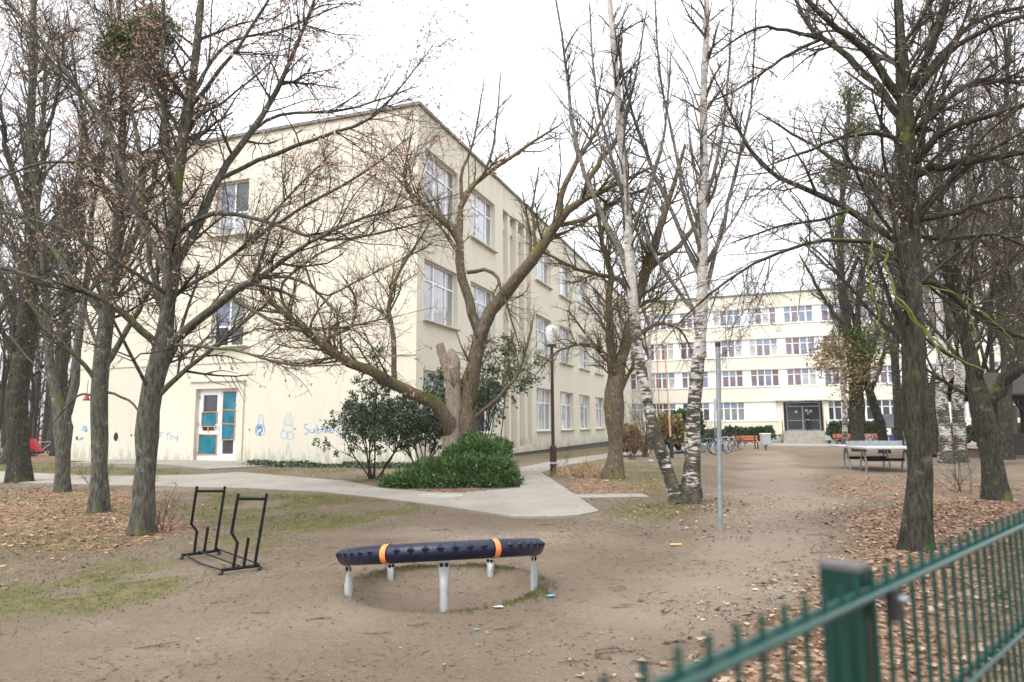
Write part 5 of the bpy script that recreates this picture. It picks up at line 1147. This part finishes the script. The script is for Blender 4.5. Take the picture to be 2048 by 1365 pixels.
MB().tubes(np.array([q-[0, 0, .1], tt_]), np.array([.04, .04]), 8).build('post', MT['zincdark'], r_, origin=q); tz_ = tt_-[0, 0, .35]; MB().bevbox(tz_+[-.07, -.065, -.35], tz_+[.19, -.045, .3], .006).build('sign_board', MT['grey'], r_, origin=q)
# ------------------------------------------------------------------ ping-pong table
tl = gp(1720, 944); tang = math.radians(0)
tt = empty('ping_pong_table', (tl[0]+.90, tl[1]+.8, 0), 'grey outdoor ping-pong table with steel net and dark A-shaped legs', 'table', None, math.radians(-4))
MB().bevbox((-.83, -1.37, .68), (.83, 1.37, .745), .012).build('tabletop', MT['concrete'], tt)
MB().bevbox((-.86, -.012, .746), (.86, .012, .90), .004).build('net', MT['zincdark'], tt)
for sx in (-1, 1):
    for sy in (-1, 1):
        mb = MB(); mb.tubes(resample([(sx*.62, sy*.8+.0, 0), (sx*.62, sy*.8, .3), (sx*.62, sy*.74, .55), (sx*.62, sy*.6, .69)], [.03]*4, 9)[0], np.full(9, .032), 8)
        mb.tubes(resample([(sx*.62, sy*.35, 0), (sx*.62, sy*.45, .3), (sx*.62, sy*.56, .55), (sx*.62, sy*.62, .69)], [.03]*4, 9)[0], np.full(9, .028), 8); mb.build('leg', MT['zincdark'], tt)
for sy in (-.6, .6): MB().bevbox((-.60, sy-.04, .30), (.60, sy+.04, .39), .01).build('crossbeam', MT['black'], tt)
MB().bevbox((-.05, -.56, .33), (.05, .56, .38), .01).build('stretcher', MT['black'], tt)
# ------------------------------------------------------------------ benches, bins, boards, pavilion
def bench(p, rz, label, L=1.9):
    r = empty('park_bench', p, label, 'bench', 'orange benches', rz)
    for k in range(3): MB().bevbox((-L/2, -.22+k*.15, .43), (L/2, -.10+k*.15, .47), .008).build('seat_slat', MT['benchorange'], r)
    for k in range(2): MB().bevbox((-L/2, .24, .56+k*.16), (L/2, .28, .69+k*.16), .008).build('back_slat', MT['benchorange'], r)
    for sx in (-1, 1):
        mb = MB(); x = sx*L*.38; mb.bar((x, -.18, 0), (x, -.18, .428), .06); mb.bar((x, .22, 0), (x, .232, .84), .05); mb.bar((x, -.2, .405), (x, .2, .405), .05, .04); mb.build('leg', MT['black'], r)
    return r
bench(gp(1494, 899), .1, 'orange slatted bench by the bicycles, left of the grey box bin', 1.7); bench(gp(1694, 890), -.15, 'orange slatted bench right of the round shrub', 1.9); bench(gp(1747, 890), -.15, 'orange slatted bench left of the slanted board', 1.8)
bb = gp(1532, 902); r_ = empty('litter_bin', bb, 'grey box litter bin on a post left of the entrance steps', 'bin')
MB().bevbox((-.25, -.25, .35), (.25, .25, .95), .03).build('bin_body', MT['grey'], r_); MB().bevbox((-.27, -.27, .952), (.27, .27, 1.02), .02).build('lid', MT['whitepanel'], r_); MB().box((-.06, -.06, -.1), (.06, .06, .349)).build('post', MT['zincdark'], r_)
bb = gp(1660, 888); r_ = empty('litter_bin', bb, 'pale grey litter bin right of the entrance steps', 'bin'); MB().bevbox((-.28, -.25, .3), (.28, .25, .95), .03).build('bin_body', MT['grey'], r_); MB().bevbox((-.3, -.27, .952), (.3, .27, 1.02), .02).build('lid', MT['zincdark'], r_); MB().box((-.05, -.05, -.1), (.05, .05, .299)).build('post', MT['black'], r_)
q = gp(1795, 896); q = np.array([q[0], q[1], float(gz(q[1]))]); r_ = empty('slanted_board', q, 'dark slanted board with blue edge left of the big rugged trunk', 'board')
L0, L1, L2, L3 = ad(1756, 857, q[1]-.2)-q, ad(1830, 857, q[1]-.2)-q, ad(1840, 829, q[1]+.3)-q, ad(1768, 829, q[1]+.3)-q
nb = nrm(np.cross(L1-L0, L3-L0))*.05
MB().add(np.array([L0, L1, L2, L3, L0+nb, L1+nb, L2+nb, L3+nb]), [(0, 1, 2, 3), (4, 7, 6, 5), (0, 4, 5, 1), (1, 5, 6, 2), (2, 6, 7, 3), (3, 7, 4, 0)]).build('board', MT['slate'], r_)
MB().bar(L0-[.03, 0, 0], L3-[.03, 0, 0], .06, .08).build('edge_trim', MT['blue'], r_)
for fx in (.3, .8): c0 = (L0*(1-fx)+L1*fx+L3*(1-fx)+L2*fx)/2; MB().bar((c0[0], c0[1], -.1), (c0[0], c0[1], c0[2]), .13).build('post', MT['wood'], r_)
q = gp(1790, 896); r_ = empty('blue_barrier', (q[0], q[1]-.6, float(gz(q[1]))), 'dark blue slatted steel barrier under the slanted board', 'barrier')
mb = MB()
for k in range(9): mb.bevbox((-1.2+k*.27, -.03, .08), (-1.2+k*.27+.17, .03, .85), .006)
mb.build('slats', MT['blue'], r_); MB().bevbox((-1.25, .032, .72), (1.25, .07, .8), .006).bevbox((-1.25, .032, .16), (1.25, .07, .24), .006).build('rail', MT['blue'], r_)
for sx in (-1, 1): MB().box((sx*1.27-.03, -.03, -.1), (sx*1.27+.03, .03, .95)).build('post', MT['black'], r_)
a = gp(1850, 914); c = gp(2018, 917); r_ = empty('timber_beam', (a+c)/2, 'long low weathered timber sleeper wall behind the birch pair', 'beam'); ctr = (a+c)/2
for z0, z1 in ((-.1, .16), (.165, .38)): MB().bar(a-ctr+[0, 0, (z0+z1)/2], c-ctr+[0, 0, (z0+z1)/2], .16, z1-z0).build('plank', MT['wood'], r_)
MB().bar(a-ctr+[0, -.02, .405], c-ctr+[0, -.02, .405], .26, .045).build('cover_plank', MT['concrete'], r_); MB().bevbox(c-ctr+[-.3, -.14, -.1], c-ctr+[.15, -.085, .46], .01).build('end_post', MT['darkwood'], r_)
pv = gp(2040, 903); Yp = 29.; pvb = np.array([ad(2045, 850, Yp)[0]+.6, Yp, float(gz(Yp))])
r_ = empty('pavilion', pvb, 'dark open timber pavilion at the right edge behind the leaning tree', 'pavilion'); hp = ad(2040, 800, Yp)[2]-pvb[2]
for sx in (-1.6, -.2, 1.4):
    for sy in (0, 2.6): MB().box((sx-.09, sy-.09, -.1), (sx+.09, sy+.09, hp)).build('post', MT['darkwood'], r_)
for sx in (-1.6, -.2, 1.4):
    for s2 in (-1, 1): MB().bar((sx+s2*.1, 0, hp-.75), (sx+s2*.62, 0, hp-.08), .1).build('brace', MT['darkwood'], r_)
MB().box((-2, -.12, hp), (2, .12, hp+.18)).box((-2, 2.48, hp), (2, 2.72, hp+.18)).build('beam', MT['darkwood'], r_)
MB().add([(-2.3, -.7, hp+.16), (2.3, -.7, hp+.16), (2.3, 1.3, hp+1.15), (-2.3, 1.3, hp+1.15), (2.3, 3.3, hp+.16), (-2.3, 3.3, hp+.16), (-2.3, -.7, hp+.24), (2.3, -.7, hp+.24), (2.3, 1.3, hp+1.25), (-2.3, 1.3, hp+1.25), (2.3, 3.3, hp+.24), (-2.3, 3.3, hp+.24)],
  [(0, 3, 2, 1), (3, 5, 4, 2), (6, 7, 8, 9), (9, 8, 10, 11), (0, 1, 7, 6), (5, 11, 10, 4), (0, 6, 9, 3), (3, 9, 11, 5), (1, 2, 8, 7), (2, 4, 10, 8)]).build('roof', MT['darkwood'], r_)
MB().box((-1.5, .02, .1), (1.3, .07, 1.0)).build('low_wall', MT['darkwood'], r_)
# ------------------------------------------------------------------ bicycles
def bicycle(paint, label, group):
    r = empty('bicycle', (0, 0, 0), label, 'bicycle', group)
    a = np.linspace(0, 2*np.pi, 25)
    for wx in (-.52, .52):
        P = np.stack([wx+.33*np.cos(a), 0*a, .35+.33*np.sin(a)], 1); w = MB().tubes(P, np.full(25, .024), 6).build('wheel', MT['rubber'], r)
        P2 = np.stack([wx+.305*np.cos(a), 0*a, .35+.305*np.sin(a)], 1); MB().tubes(P2, np.full(25, .012), 5).build('rim', MT['bikesilver'], w)
        sp = MB()
        for k in range(12): sp.tubes(np.array([(wx, 0, .35), (wx+.3*math.cos(k*math.pi/6), 0, .35+.3*math.sin(k*math.pi/6))]), np.array([.003, .003]), 3)
        sp.build('spokes', MT['zinc'], w)
    f = MB(); bbk = (-.08, 0, .30); se = (-.22, 0, .78); hd = (.34, 0, .82); hb = (.37, 0, .68)
    for p, q in ((bbk, se), (se, hd), (bbk, hb), (hd, hb), (bbk, (-.52, 0, .35)), (se, (-.52, 0, .35)), (hb, (.52, 0, .35))): f.tubes(np.array([p, q]), np.array([.019, .017]), 6)
    f.build('frame', MT[paint], r)
    MB().tubes(np.array([(.34, 0, .8), (.32, 0, .96), (.34, -.0, .98)]), np.full(3, .015), 6).tubes(np.array([(.2, -.29, 1.0), (.33, -.15, .99), (.35, 0, .98), (.33, .15, .99), (.2, .29, 1.0)]), np.full(5, .014), 6).build('handlebar', MT['black'], r)
    MB().tubes(np.array([(-.22, 0, .77), (-.25, 0, .90)]), np.array([.014, .014]), 6).bevbox((-.38, -.07, .90), (-.12, .07, .95), .02).build('saddle', MT['rubber'], r)
    MB().tubes(np.array([(-.08, -.05, .3), (-.16, -.06, .18)]), np.array([.01, .01]), 5).tubes(np.array([(-.08, .05, .3), (0, .06, .42)]), np.array([.01, .01]), 5).lathe([(.09, 0), (.09, .01)], (0, 0, 0)).build('crank', MT['black'], r)
    return r
bp = {}
def putbike(paint, px, py, rz, label, group):
    if paint not in bp: bp[paint] = o = bicycle(paint, label, group)
    else: o = copy_tree(bp[paint], None, label, group)
    p = gp(px, py); o.location = (p[0], p[1], float(gz(p[1]))); o.rotation_euler = (rng.normal(0, .06), 0, rz); return o
for i, (pt_, px, py, rz) in enumerate((('biketeal', 1412, 911, .15), ('bikesilver', 1440, 908, .5), ('black', 1388, 906, .3), ('bikesilver', 1452, 905, .55), ('bikewhite', 1462, 902, .6), ('black', 1472, 900, .65), ('bikewhite', 1449, 900, .5), ('black', 1377, 900, .2))):
    nm = {'biketeal': 'teal bicycle, nearest of those parked behind the galvanised pole', 'bikesilver': 'silver bicycle parked among others behind the galvanised pole', 'black': 'black bicycle parked among others behind the galvanised pole', 'bikewhite': 'white bicycle parked among others behind the galvanised pole'}[pt_]
    putbike(pt_, px, py, rz, nm, 'bicycles parked behind the pole')
for i, (pt_, px, py, rz) in enumerate((('bikered', 1872, 903, .3), ('bikesilver', 1884, 901, .5), ('bikered', 1905, 903, .2), ('bikewhite', 1898, 899, .6), ('black', 1888, 898, .4), ('black', 2002, 911, .5), ('black', 1990, 905, .8), ('bikesilver', 1740, 894, .5), ('black', 1750, 893, .3))):
    nm = {'bikesilver': 'silver bicycle parked right of the entrance steps between the trees', 'black': 'black bicycle parked right of the entrance steps between the trees', 'bikewhite': 'white bicycle parked behind the birch pair', 'bikered': 'red bicycle parked behind the birch pair'}[pt_]
    putbike(pt_, px, py, rz, nm, 'bicycles parked on the right side')
lbp = gp(84, 912); o = copy_tree(bp['bikewhite'], None, 'white bicycle at the forest edge beside the red trailer', 'bicycles by the forest'); del o['group']; o.location = lbp; o.rotation_euler = (0, 0, .7)
q = gp(64, 913); r_ = empty('bike_trailer', q, 'red covered child bike trailer beside the white bicycle', 'trailer', None, .3)
MB().add([(-.45, -.35, .28), (.45, -.35, .28), (.45, .35, .28), (-.45, .35, .28), (-.5, -.3, .95), (.05, -.3, 1.0), (.05, .3, 1.0), (-.5, .3, .95)], [(4, 5, 6, 7), (0, 1, 5, 4), (1, 2, 6, 5), (2, 3, 7, 6), (3, 0, 4, 7)]).build('cover', MT['red'], r_)
MB().bevbox((-.48, -.38, .15), (.5, .38, .279), .03).build('tub', MT['rubber'], r_)
for sy in (-.42, .42): a = np.linspace(0, 2*np.pi, 21); MB().tubes(np.stack([.22*np.cos(a), np.full(21, sy), .22+.22*np.sin(a)], 1), np.full(21, .025), 6).build('wheel', MT['rubber'], r_)
q = gp(101, 905); r_ = empty('blue_bin', q+[0, .6, 0], 'dark blue wheeled bin behind the white bicycle', 'bin'); MB().bevbox((-.29, -.3, .06), (.29, .3, 1.0), .04).build('bin_body', MT['blue'], r_); MB().bevbox((-.31, -.34, 1.002), (.31, .31, 1.08), .02).build('lid', MT['blue'], r_)
# ------------------------------------------------------------------ green fence
fd = np.array([math.sin(math.radians(47)), math.cos(math.radians(47)), 0]); fnrm = np.array([fd[1], -fd[0], 0]); fpost = ad(1690, 1140, .955)+fnrm*.034  # normal towards the right/near side
zpost = ad(1683, 1142, .94)[2]
gzf = 0.0
fo = empty('mesh_fence', (fpost[0], fpost[1], gzf), 'green double-rod mesh fence with square post in the right foreground', 'fence')
org = np.array([fpost[0], fpost[1], gzf])
pc_ = -fnrm*.034
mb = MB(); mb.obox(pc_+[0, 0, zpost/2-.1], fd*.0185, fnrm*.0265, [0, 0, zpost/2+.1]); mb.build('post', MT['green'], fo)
MB().obox(pc_+[0, 0, zpost+.004], fd*.0195, fnrm*.0275, [0, 0, .0035]).build('post_cap', MT['cap'], fo)
_d = ray(1750, 1183); zrail = (CAM+_d*((fpost@fnrm)/(_d@fnrm)))[2]
def panel(t0, t1):
    m = MB(); ts = np.arange(t0, t1, .05); lo = .06
    P = np.stack([np.stack([fd[0]*ts, fd[1]*ts, np.full(len(ts), z)], 1) for z in (lo, (lo+zrail)/2, zrail+.028)], 1); m.tubes(P, np.full(P.shape[:2], .0037), 8)
    for z in [zrail-.2*k for k in range(7) if zrail-.2*k > .05]:
        for sgn in (-1, 1):
            off = fnrm*sgn*.0085
            m.tubes(np.array([fd*(t0-.02)+off+[0, 0, z], fd*(t1+.0)+off+[0, 0, z]]), np.array([.0052, .0052]), 8, cap=True)
    return m
panel(-.95, .028).build('mesh_panel', MT['greenlit'], fo); panel(.05, 9.6).build('mesh_panel', MT['greenlit'], fo)
MB().obox(fd*.036+fnrm*.012+[0, 0, zrail-.02], fd*.008, fnrm*.007, [0, 0, .02]).build('clamp', MT['rubber'], fo)
MB().tubes(np.array([fd*.040+fnrm*.018+[0, 0, zrail-.012], fd*.040+fnrm*.029+[0, 0, zrail-.012]]), np.array([.005, .004]), 10, cap=True).build('bolt', MT['zincdark'], fo)
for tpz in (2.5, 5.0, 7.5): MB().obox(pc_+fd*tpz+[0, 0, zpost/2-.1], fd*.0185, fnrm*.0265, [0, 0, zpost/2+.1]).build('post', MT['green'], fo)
# ------------------------------------------------------------------ small things
q = ad(173, 797, 12.0); r_ = empty('red_bell', q, 'small red bell hanging from a twig left of the slimmer tree', 'bell')
MB().lathe([(0, .06), (.02, .057), (.033, .033), (.04, 0), (.066, -.037), (.06, -.04), (0, -.033)], k=16).build('bell_body', MT['redclay'], r_); MB().tubes(np.array([(0, 0, .08), (0.01, 0, .32)]), np.array([.005, .005]), 5).build('cord', MT['rubber'], r_)
def litter(name, label, px, py, size, mt, shape='crumple'):
    size = size*.8
    p = gp(px, py); p[2] = float(gheight(p[0], p[1]))+.012
    if shape == 'crumple':
        n = 5; X, Y = np.meshgrid(np.linspace(-1, 1, n), np.linspace(-1, 1, n)); Z = rng.random((n, n))*.35; i = np.arange(n*n).reshape(n, n)
        V = np.stack([X*size+rng.normal(0, size*.12, X.shape), Y*size*.5+rng.normal(0, size*.1, X.shape), Z*size*.7], -1); m = MB().add(V, np.stack([i[:-1, :-1], i[:-1, 1:], i[1:, 1:], i[1:, :-1]], -1).reshape(-1, 4))
    else: m = MB().tubes(np.array([(-size, 0, .012), (size, .03, .012)]), np.array([.012, .012]), 8, cap=True)
    o = m.build(name, MT[mt]); o.location = p; o.rotation_euler = (0, 0, rng.random()*.8-.4); tag(o, label, 'litter')
litter('paper_tube', 'thin orange paper tube lying on the dirt left of the path', 1352, 1096, .085, 'litterorange', 'tube')
litter('wrapper', 'pale blue wrapper on the dirt right of the spinner ring', 1100, 1201, .05, 'litterblue'); litter('tissue', 'crumpled white tissue in front of the spinner ring', 996, 1229, .045, 'litterwhite'); litter('bottle_cap', 'small pale blue scrap in the dirt below the crumpled tissue', 953, 1262, .022, 'litterblue')
litter('foil_scrap', 'white foil scrap in the leaves behind the green fence', 2002, 1303, .05, 'litterwhite'); litter('paper_scrap', 'pinkish paper scrap on the dirt near the fence post', 1548, 1144, .03, 'skin'); litter('paper_scrap', 'white paper scrap on the grass left of the twin birch', 1302, 922, .12, 'litterwhite'); litter('leaf_scrap', 'yellow scrap at the foot of the knobbly tree', 1212, 962, .09, 'litterorange')
q = gp(1372, 905); o = MB().obox((0, 0, .12), (.7, .1, 0), (-.05, .35, .1), (0, -.03, .06)).build('concrete_plate', MT['grey']); o.location = q; tag(o, 'pale grey concrete plate leaning on the grass behind the twin birch', 'slab')
q = gp(1205, 994); o = MB().bevbox((-.9, -.3, -.05), (.9, .3, .018), .01).build('paving_slab', MT['path']); o.location = (q[0], q[1], .012); o.rotation_euler = (0, 0, .05); tag(o, 'flat grey concrete slab sunk in the dirt below the knobbly tree', 'slab')
q = gp(880, 994); o = MB().lathe([(0, .008), (.42, .008), (.46, .006), (.48, 0)], k=28).build('manhole_cover', MT['stone']); o.location = (q[0], q[1], .030); tag(o, 'dark manhole cover set in the concrete path', 'manhole cover')
def twig(px, py, L, rz, r=.0035):
    L = L*.75
    p = gp(px, py); n = 7; P = np.zeros((n, 3)); P[:, 0] = np.linspace(-L/2, L/2, n); P[:, 1] = np.cumsum(rng.normal(0, L*.035, n)); P[:, 2] = r
    m = MB().tubes(P, np.linspace(r, r*.4, n), 5); Q, R = children(P[None], np.full((1, n), r), 4, (.15, .4), (.5, .9), (.5, .8), n=4, up=0, t0=.2); Q[:, :, 2] = r*.7+abs(rng.normal(0, .01)); m.tubes(Q, R, 4)
    o = m.build('fallen_twig', MT['stick']); o.location = (p[0], p[1], float(gheight(p[0], p[1]))+.008); o.rotation_euler = (0, 0, rz); return tag(o, 'thin dead twig lying on the bare dirt', 'twig', 'twigs fallen on the dirt')
for a in ((1235, 1308, .42, .1), (1375, 1290, .22, -.2), (1530, 1172, .3, .0), (1230, 1180, .16, -.3), (1240, 1215, .2, .2), (1640, 1072, .5, .05), (1650, 1108, .45, -.1), (1560, 1128, .25, .1), (1010, 1257, .2, .3), (750, 1268, .22, .05), (1300, 1330, .3, -.3), (1480, 1330, .2, .4), (640, 1240, .2, .2), (830, 1255, .16, -.1), (1090, 1050, .3, .1), (880, 1062, .35, .3), (1420, 1078, .25, .1), (1215, 1300, .25, .35), (1330, 1210, .12, .6), (520, 1230, .2, -.2), (300, 1300, .25, .4), (1130, 1330, .12, .2)): twig(*a)
# scattered ground cover
def scatter(n, A, x0, x1, y0, y1, pw=1.):
    x = rng.uniform(x0, x1, n); y = y0+(y1-y0)*rng.random(n)**pw; k = rng.random(n) < samp(A, x, y); return x[k], y[k]
lv = []
for args in ((52000, LEAF, .3, 13, .6, 13, 1.), (38000, LEAF, -22, -3, 6, 22, 1.), (9000, LEAF, -3, 8, 9, 22, 1.), (16000, LEAF, 8, 30, 10, 26, 1.), (5000, np.full_like(LEAF, .035)*(1-.6*inpath), -10, 10, 2, 25, 1.)):
    x, y = scatter(*args); z = gheight(x, y)+.004+.018*rng.random(len(x)); c = np.stack([x, y, z], 1); n = len(c)
    az = rng.random(n)*6.283; d = np.stack([np.cos(az), np.sin(az), rng.normal(0, .22, n)], 1); s = np.stack([-np.sin(az), np.cos(az), rng.normal(0, .3, n)], 1)
    L = (.024+.05*rng.random(n)**1.6)[:, None]; w = L*rng.uniform(.22, .48, (n, 1)); fold = rng.uniform(-.1, .7, (n, 1)); curl = rng.uniform(-.2, .9, (n, 1)); wv = rng.uniform(.1, .7, (n, 3)); Zu = np.array([0, 0, 1.])
    G = []
    for a_, wd in ((-.5, .12), (-.12, 1.), (.25, .75), (.5, .05)):
        mid = c+d*L*a_+Zu*L*curl*a_*a_
        for sd_ in (-1, 0, 1): G.append(mid+s*w*wd*sd_*(.7+.6*wv[:, [1+sd_]])+Zu*w*fold*wd*abs(sd_)*wv[:, [1-sd_]]*1.6)
    lv.append(np.stack(G, 1))
x, y = scatter(60000, (1-inpath)*np.clip((fbm(GX, GY, .6, 191)-.36)*3.5, .06, 1), -6, 7, 1.6, 12)   # crumbs: leaf fragments and bits of bark
n = len(x); c = np.stack([x, y, gheight(x, y)+.003], 1); G = []
az = rng.random(n)*6.283; d = np.stack([np.cos(az), np.sin(az), 0*az], 1); s = np.stack([-np.sin(az), np.cos(az), 0*az], 1); L = (.006+.02*rng.random(n)**2)[:, None]; w = L*rng.uniform(.15, .5, (n, 1))
for a_, wd in ((-.5, .3), (-.12, 1.), (.25, .8), (.5, .3)):
    for sd_ in (-1, 0, 1): G.append(c+d*L*a_+s*w*wd*sd_+np.array([0, 0, 1.])*w*.5*abs(sd_)*rng.random((n, 1)))
crumbs = np.stack(G, 1)
lv = np.concatenate(lv); lv[:, :, 2] = np.maximum(lv[:, :, 2], gheight(lv[:, :, 0], lv[:, :, 1])+.003)
q12 = np.array([(r*3+k, r*3+k+1, r*3+k+4, r*3+k+3) for r in range(3) for k in range(2)])
lmesh = MB().add(lv.reshape(-1, 3), (np.arange(len(lv))[:, None, None]*12+q12[None]).reshape(-1, 4))
tag(MB().add(crumbs.reshape(-1, 3), (np.arange(len(crumbs))[:, None, None]*12+q12[None]).reshape(-1, 4)).build('bark_crumbs', MT['crumb']), 'small dark crumbs of leaf and bark on the dirt', 'crumbs', kind='stuff')
tag(lmesh.build('fallen_leaves', MT['litter']), 'brown fallen leaves carpeting the ground', 'leaves', kind='stuff')
gl = []
for args, ln in (((150000, GRASS*(1-inpath), -12, 3, 2.5, 15, 1.), (.012, .036)), ((36000, GRASS*(1-inpath), -8, 14, 8, 26, 1.), (.03, .08)), ((30000, GRASS*(1-inpath), -25, -3, 16, 32, 1.), (.04, .1)), ((26000, GRASS*(ringR < 1.2), CC[0]-1.2, CC[0]+1.2, CC[1]-1.2, CC[1]+1.2, 1.), (.018, .045)), ((16000, GRASS*(1-inpath), .3, 6, 1.5, 9, 1.), (.025, .055))):
    x, y = scatter(*args); c = np.stack([x, y, gheight(x, y)-.004], 1); n = len(c); D = nrm(np.c_[rng.normal(0, .55, (n, 2)), np.ones(n)]); s = nrm(np.cross(D, rng.normal(size=(n, 3)))); L = rng.uniform(*ln, n)[:, None]; w = .0022+L*.025
    gl.append(np.stack([c-s*w, c+s*w, c+D*L+s*w*.3+[0, 0, 0], c+D*L-s*w*.3], 1))
tag(MB().quads(np.concatenate(gl)).build('grass', MT['grass']), 'short patchy grass and moss', 'grass', kind='stuff')
x, y = scatter(16000, (1-inpath)*(1-.6*LEAF)*np.clip((fbm(GX, GY, .9, 91)-.42)*4, .05, 1), -7, 8, 2, 15); n = len(x); az = rng.random(n)*6.283; L = rng.uniform(.006, .035, n)*(1+1.5*(rng.random(n) < .06)); z = gheight(x, y)+.006
P = np.stack([np.stack([x-np.cos(az)*L, y-np.sin(az)*L, z], 1), np.stack([x+rng.normal(0, .006, n), y+rng.normal(0, .006, n), z+.004], 1), np.stack([x+np.cos(az)*L, y+np.sin(az)*L, z], 1)], 1)
tag(MB().tubes(P, np.repeat(rng.uniform(.001, .0022, n)[:, None], 3, 1), 4).build('twig_litter', MT['stick']), 'scattered twig fragments on the dirt', 'twig litter', kind='stuff')
# ------------------------------------------------------------------ person on the steps
def person():
    px = onfar(1617, 850)[0]; loc = FO+fw*px+fin*(-.35)+np.array([0, 0, STZ])
    r = empty('person', loc, 'person in dark clothes standing with hands clasped at the top of the entrance steps', 'person', None, math.atan2(fw[1], fw[0]))
    vs = [((0, 0, .93), .15), ((0, .01, 1.12), .135), ((0, .01, 1.34), .165), ((0, .0, 1.47), .07), ((0, -.01, 1.55), .06), ((0, -.015, 1.64), .098), ((0, -.005, 1.72), .085)]
    ed = [(0, 1), (1, 2), (2, 3), (3, 4), (4, 5), (5, 6)]
    def chain(p0, pts):
        p = p0
        for c, rr in pts: vs.append((c, rr)); ed.append((p, len(vs)-1)); p = len(vs)-1
        return p
    for s in (-1, 1):
        chain(0, [((s*.1, 0, .86), .105), ((s*.11, -.01, .50), .068), ((s*.115, .015, .10), .045), ((s*.12, .0, .05), .04), ((s*.13, -.14, .035), .035)])
        h = chain(2, [((s*.19, .0, 1.38), .07), ((s*.25, .02, 1.12), .052), ((s*.14, -.17, 1.0), .042), ((s*.06, -.22, .99), .033), ((s*.03, -.235, .975), .03)])
        for k in range(4): chain(h, [((s*.0-s*.02, -.25-.004*k, .995-k*.016), .009), ((-s*.045, -.245, .985-k*.016), .007)])
        chain(h, [((s*.02, -.255, 1.0), .009), ((s*.0, -.26, 1.02), .008)])
    chain(5, [((0, -.11, 1.635), .022)])     # nose
    for s in (-1, 1): chain(5, [((s*.092, 0, 1.635), .018)])
    me = bpy.data.meshes.new('body'); me.from_pydata([v[0] for v in vs], ed, []); o = bpy.data.objects.new('body', me); COL.objects.link(o); o.parent = r
    sk = o.modifiers.new('skin', 'SKIN'); sk.use_smooth_shade = True
    for i, (v, rr) in enumerate(vs): me.skin_vertices[0].data[i].radius = (rr, rr)
    me.skin_vertices[0].data[0].use_root = True
    sb = o.modifiers.new('sub', 'SUBSURF'); sb.levels = 1; sb.render_levels = 1
    m, t, b = mat('person_skin_and_clothes'); tc = N(t, 'ShaderNodeTexCoord'); sp = N(t, 'ShaderNodeSeparateXYZ'); t.links.new(tc.outputs['Object'], sp.inputs[0])
    hi = math_(t, 'GREATER_THAN', sp.outputs[2], 1.5); hand = math_(t, 'LESS_THAN', sp.outputs[1], -.19)
    t.links.new(mix(t, math_(t, 'MAXIMUM', hi, hand), (.012, .014, .025), (.52, .31, .22)), b.inputs['Base Color']); b.inputs['Roughness'].default_value = .8; me.materials.append(m)
    hr = MB(); th = np.linspace(.0, 1.75, 7); hr.lathe([(.108*math.sin(a)+.001, .012+.115*math.cos(a)) for a in th], (0, .018, 1.67), 14); hr.build('hair', MT['hair'], r)
    fc = MB()
    for s in (-1, 1): fc.bevbox((s*.035-.011, -.100, 1.655), (s*.035+.011, -.088, 1.667), .003)
    fc.bevbox((-.025, -.098, 1.585), (.025, -.086, 1.593), .003); fc.build('face_features', MT['hair'], r)
    MB().lathe([(.085, .86), (.155, .80), (.165, .95), (.15, 1.1), (.175, 1.3), (.18, 1.40), (.13, 1.47), (.075, 1.5)], k=18).build('jacket', MT['cloth'], r)
person()

# ------------------------------------------------------------------ thin winter haze
hz = MB().box((-150, -12, -2.2), (150, 140, 32)).build('haze', bpy.data.materials.new('haze_air'))
hm = hz.data.materials[0]; hm.use_nodes = True; ht = hm.node_tree; ht.nodes.remove(ht.nodes['Principled BSDF'])
pv_ = ht.nodes.new('ShaderNodeVolumePrincipled'); pv_.inputs['Color'].default_value = (.93, .95, 1, 1); pv_.inputs['Density'].default_value = .0003
ht.links.new(pv_.outputs[0], ht.nodes['Material Output'].inputs['Volume']); tag(hz, kind='stuff')
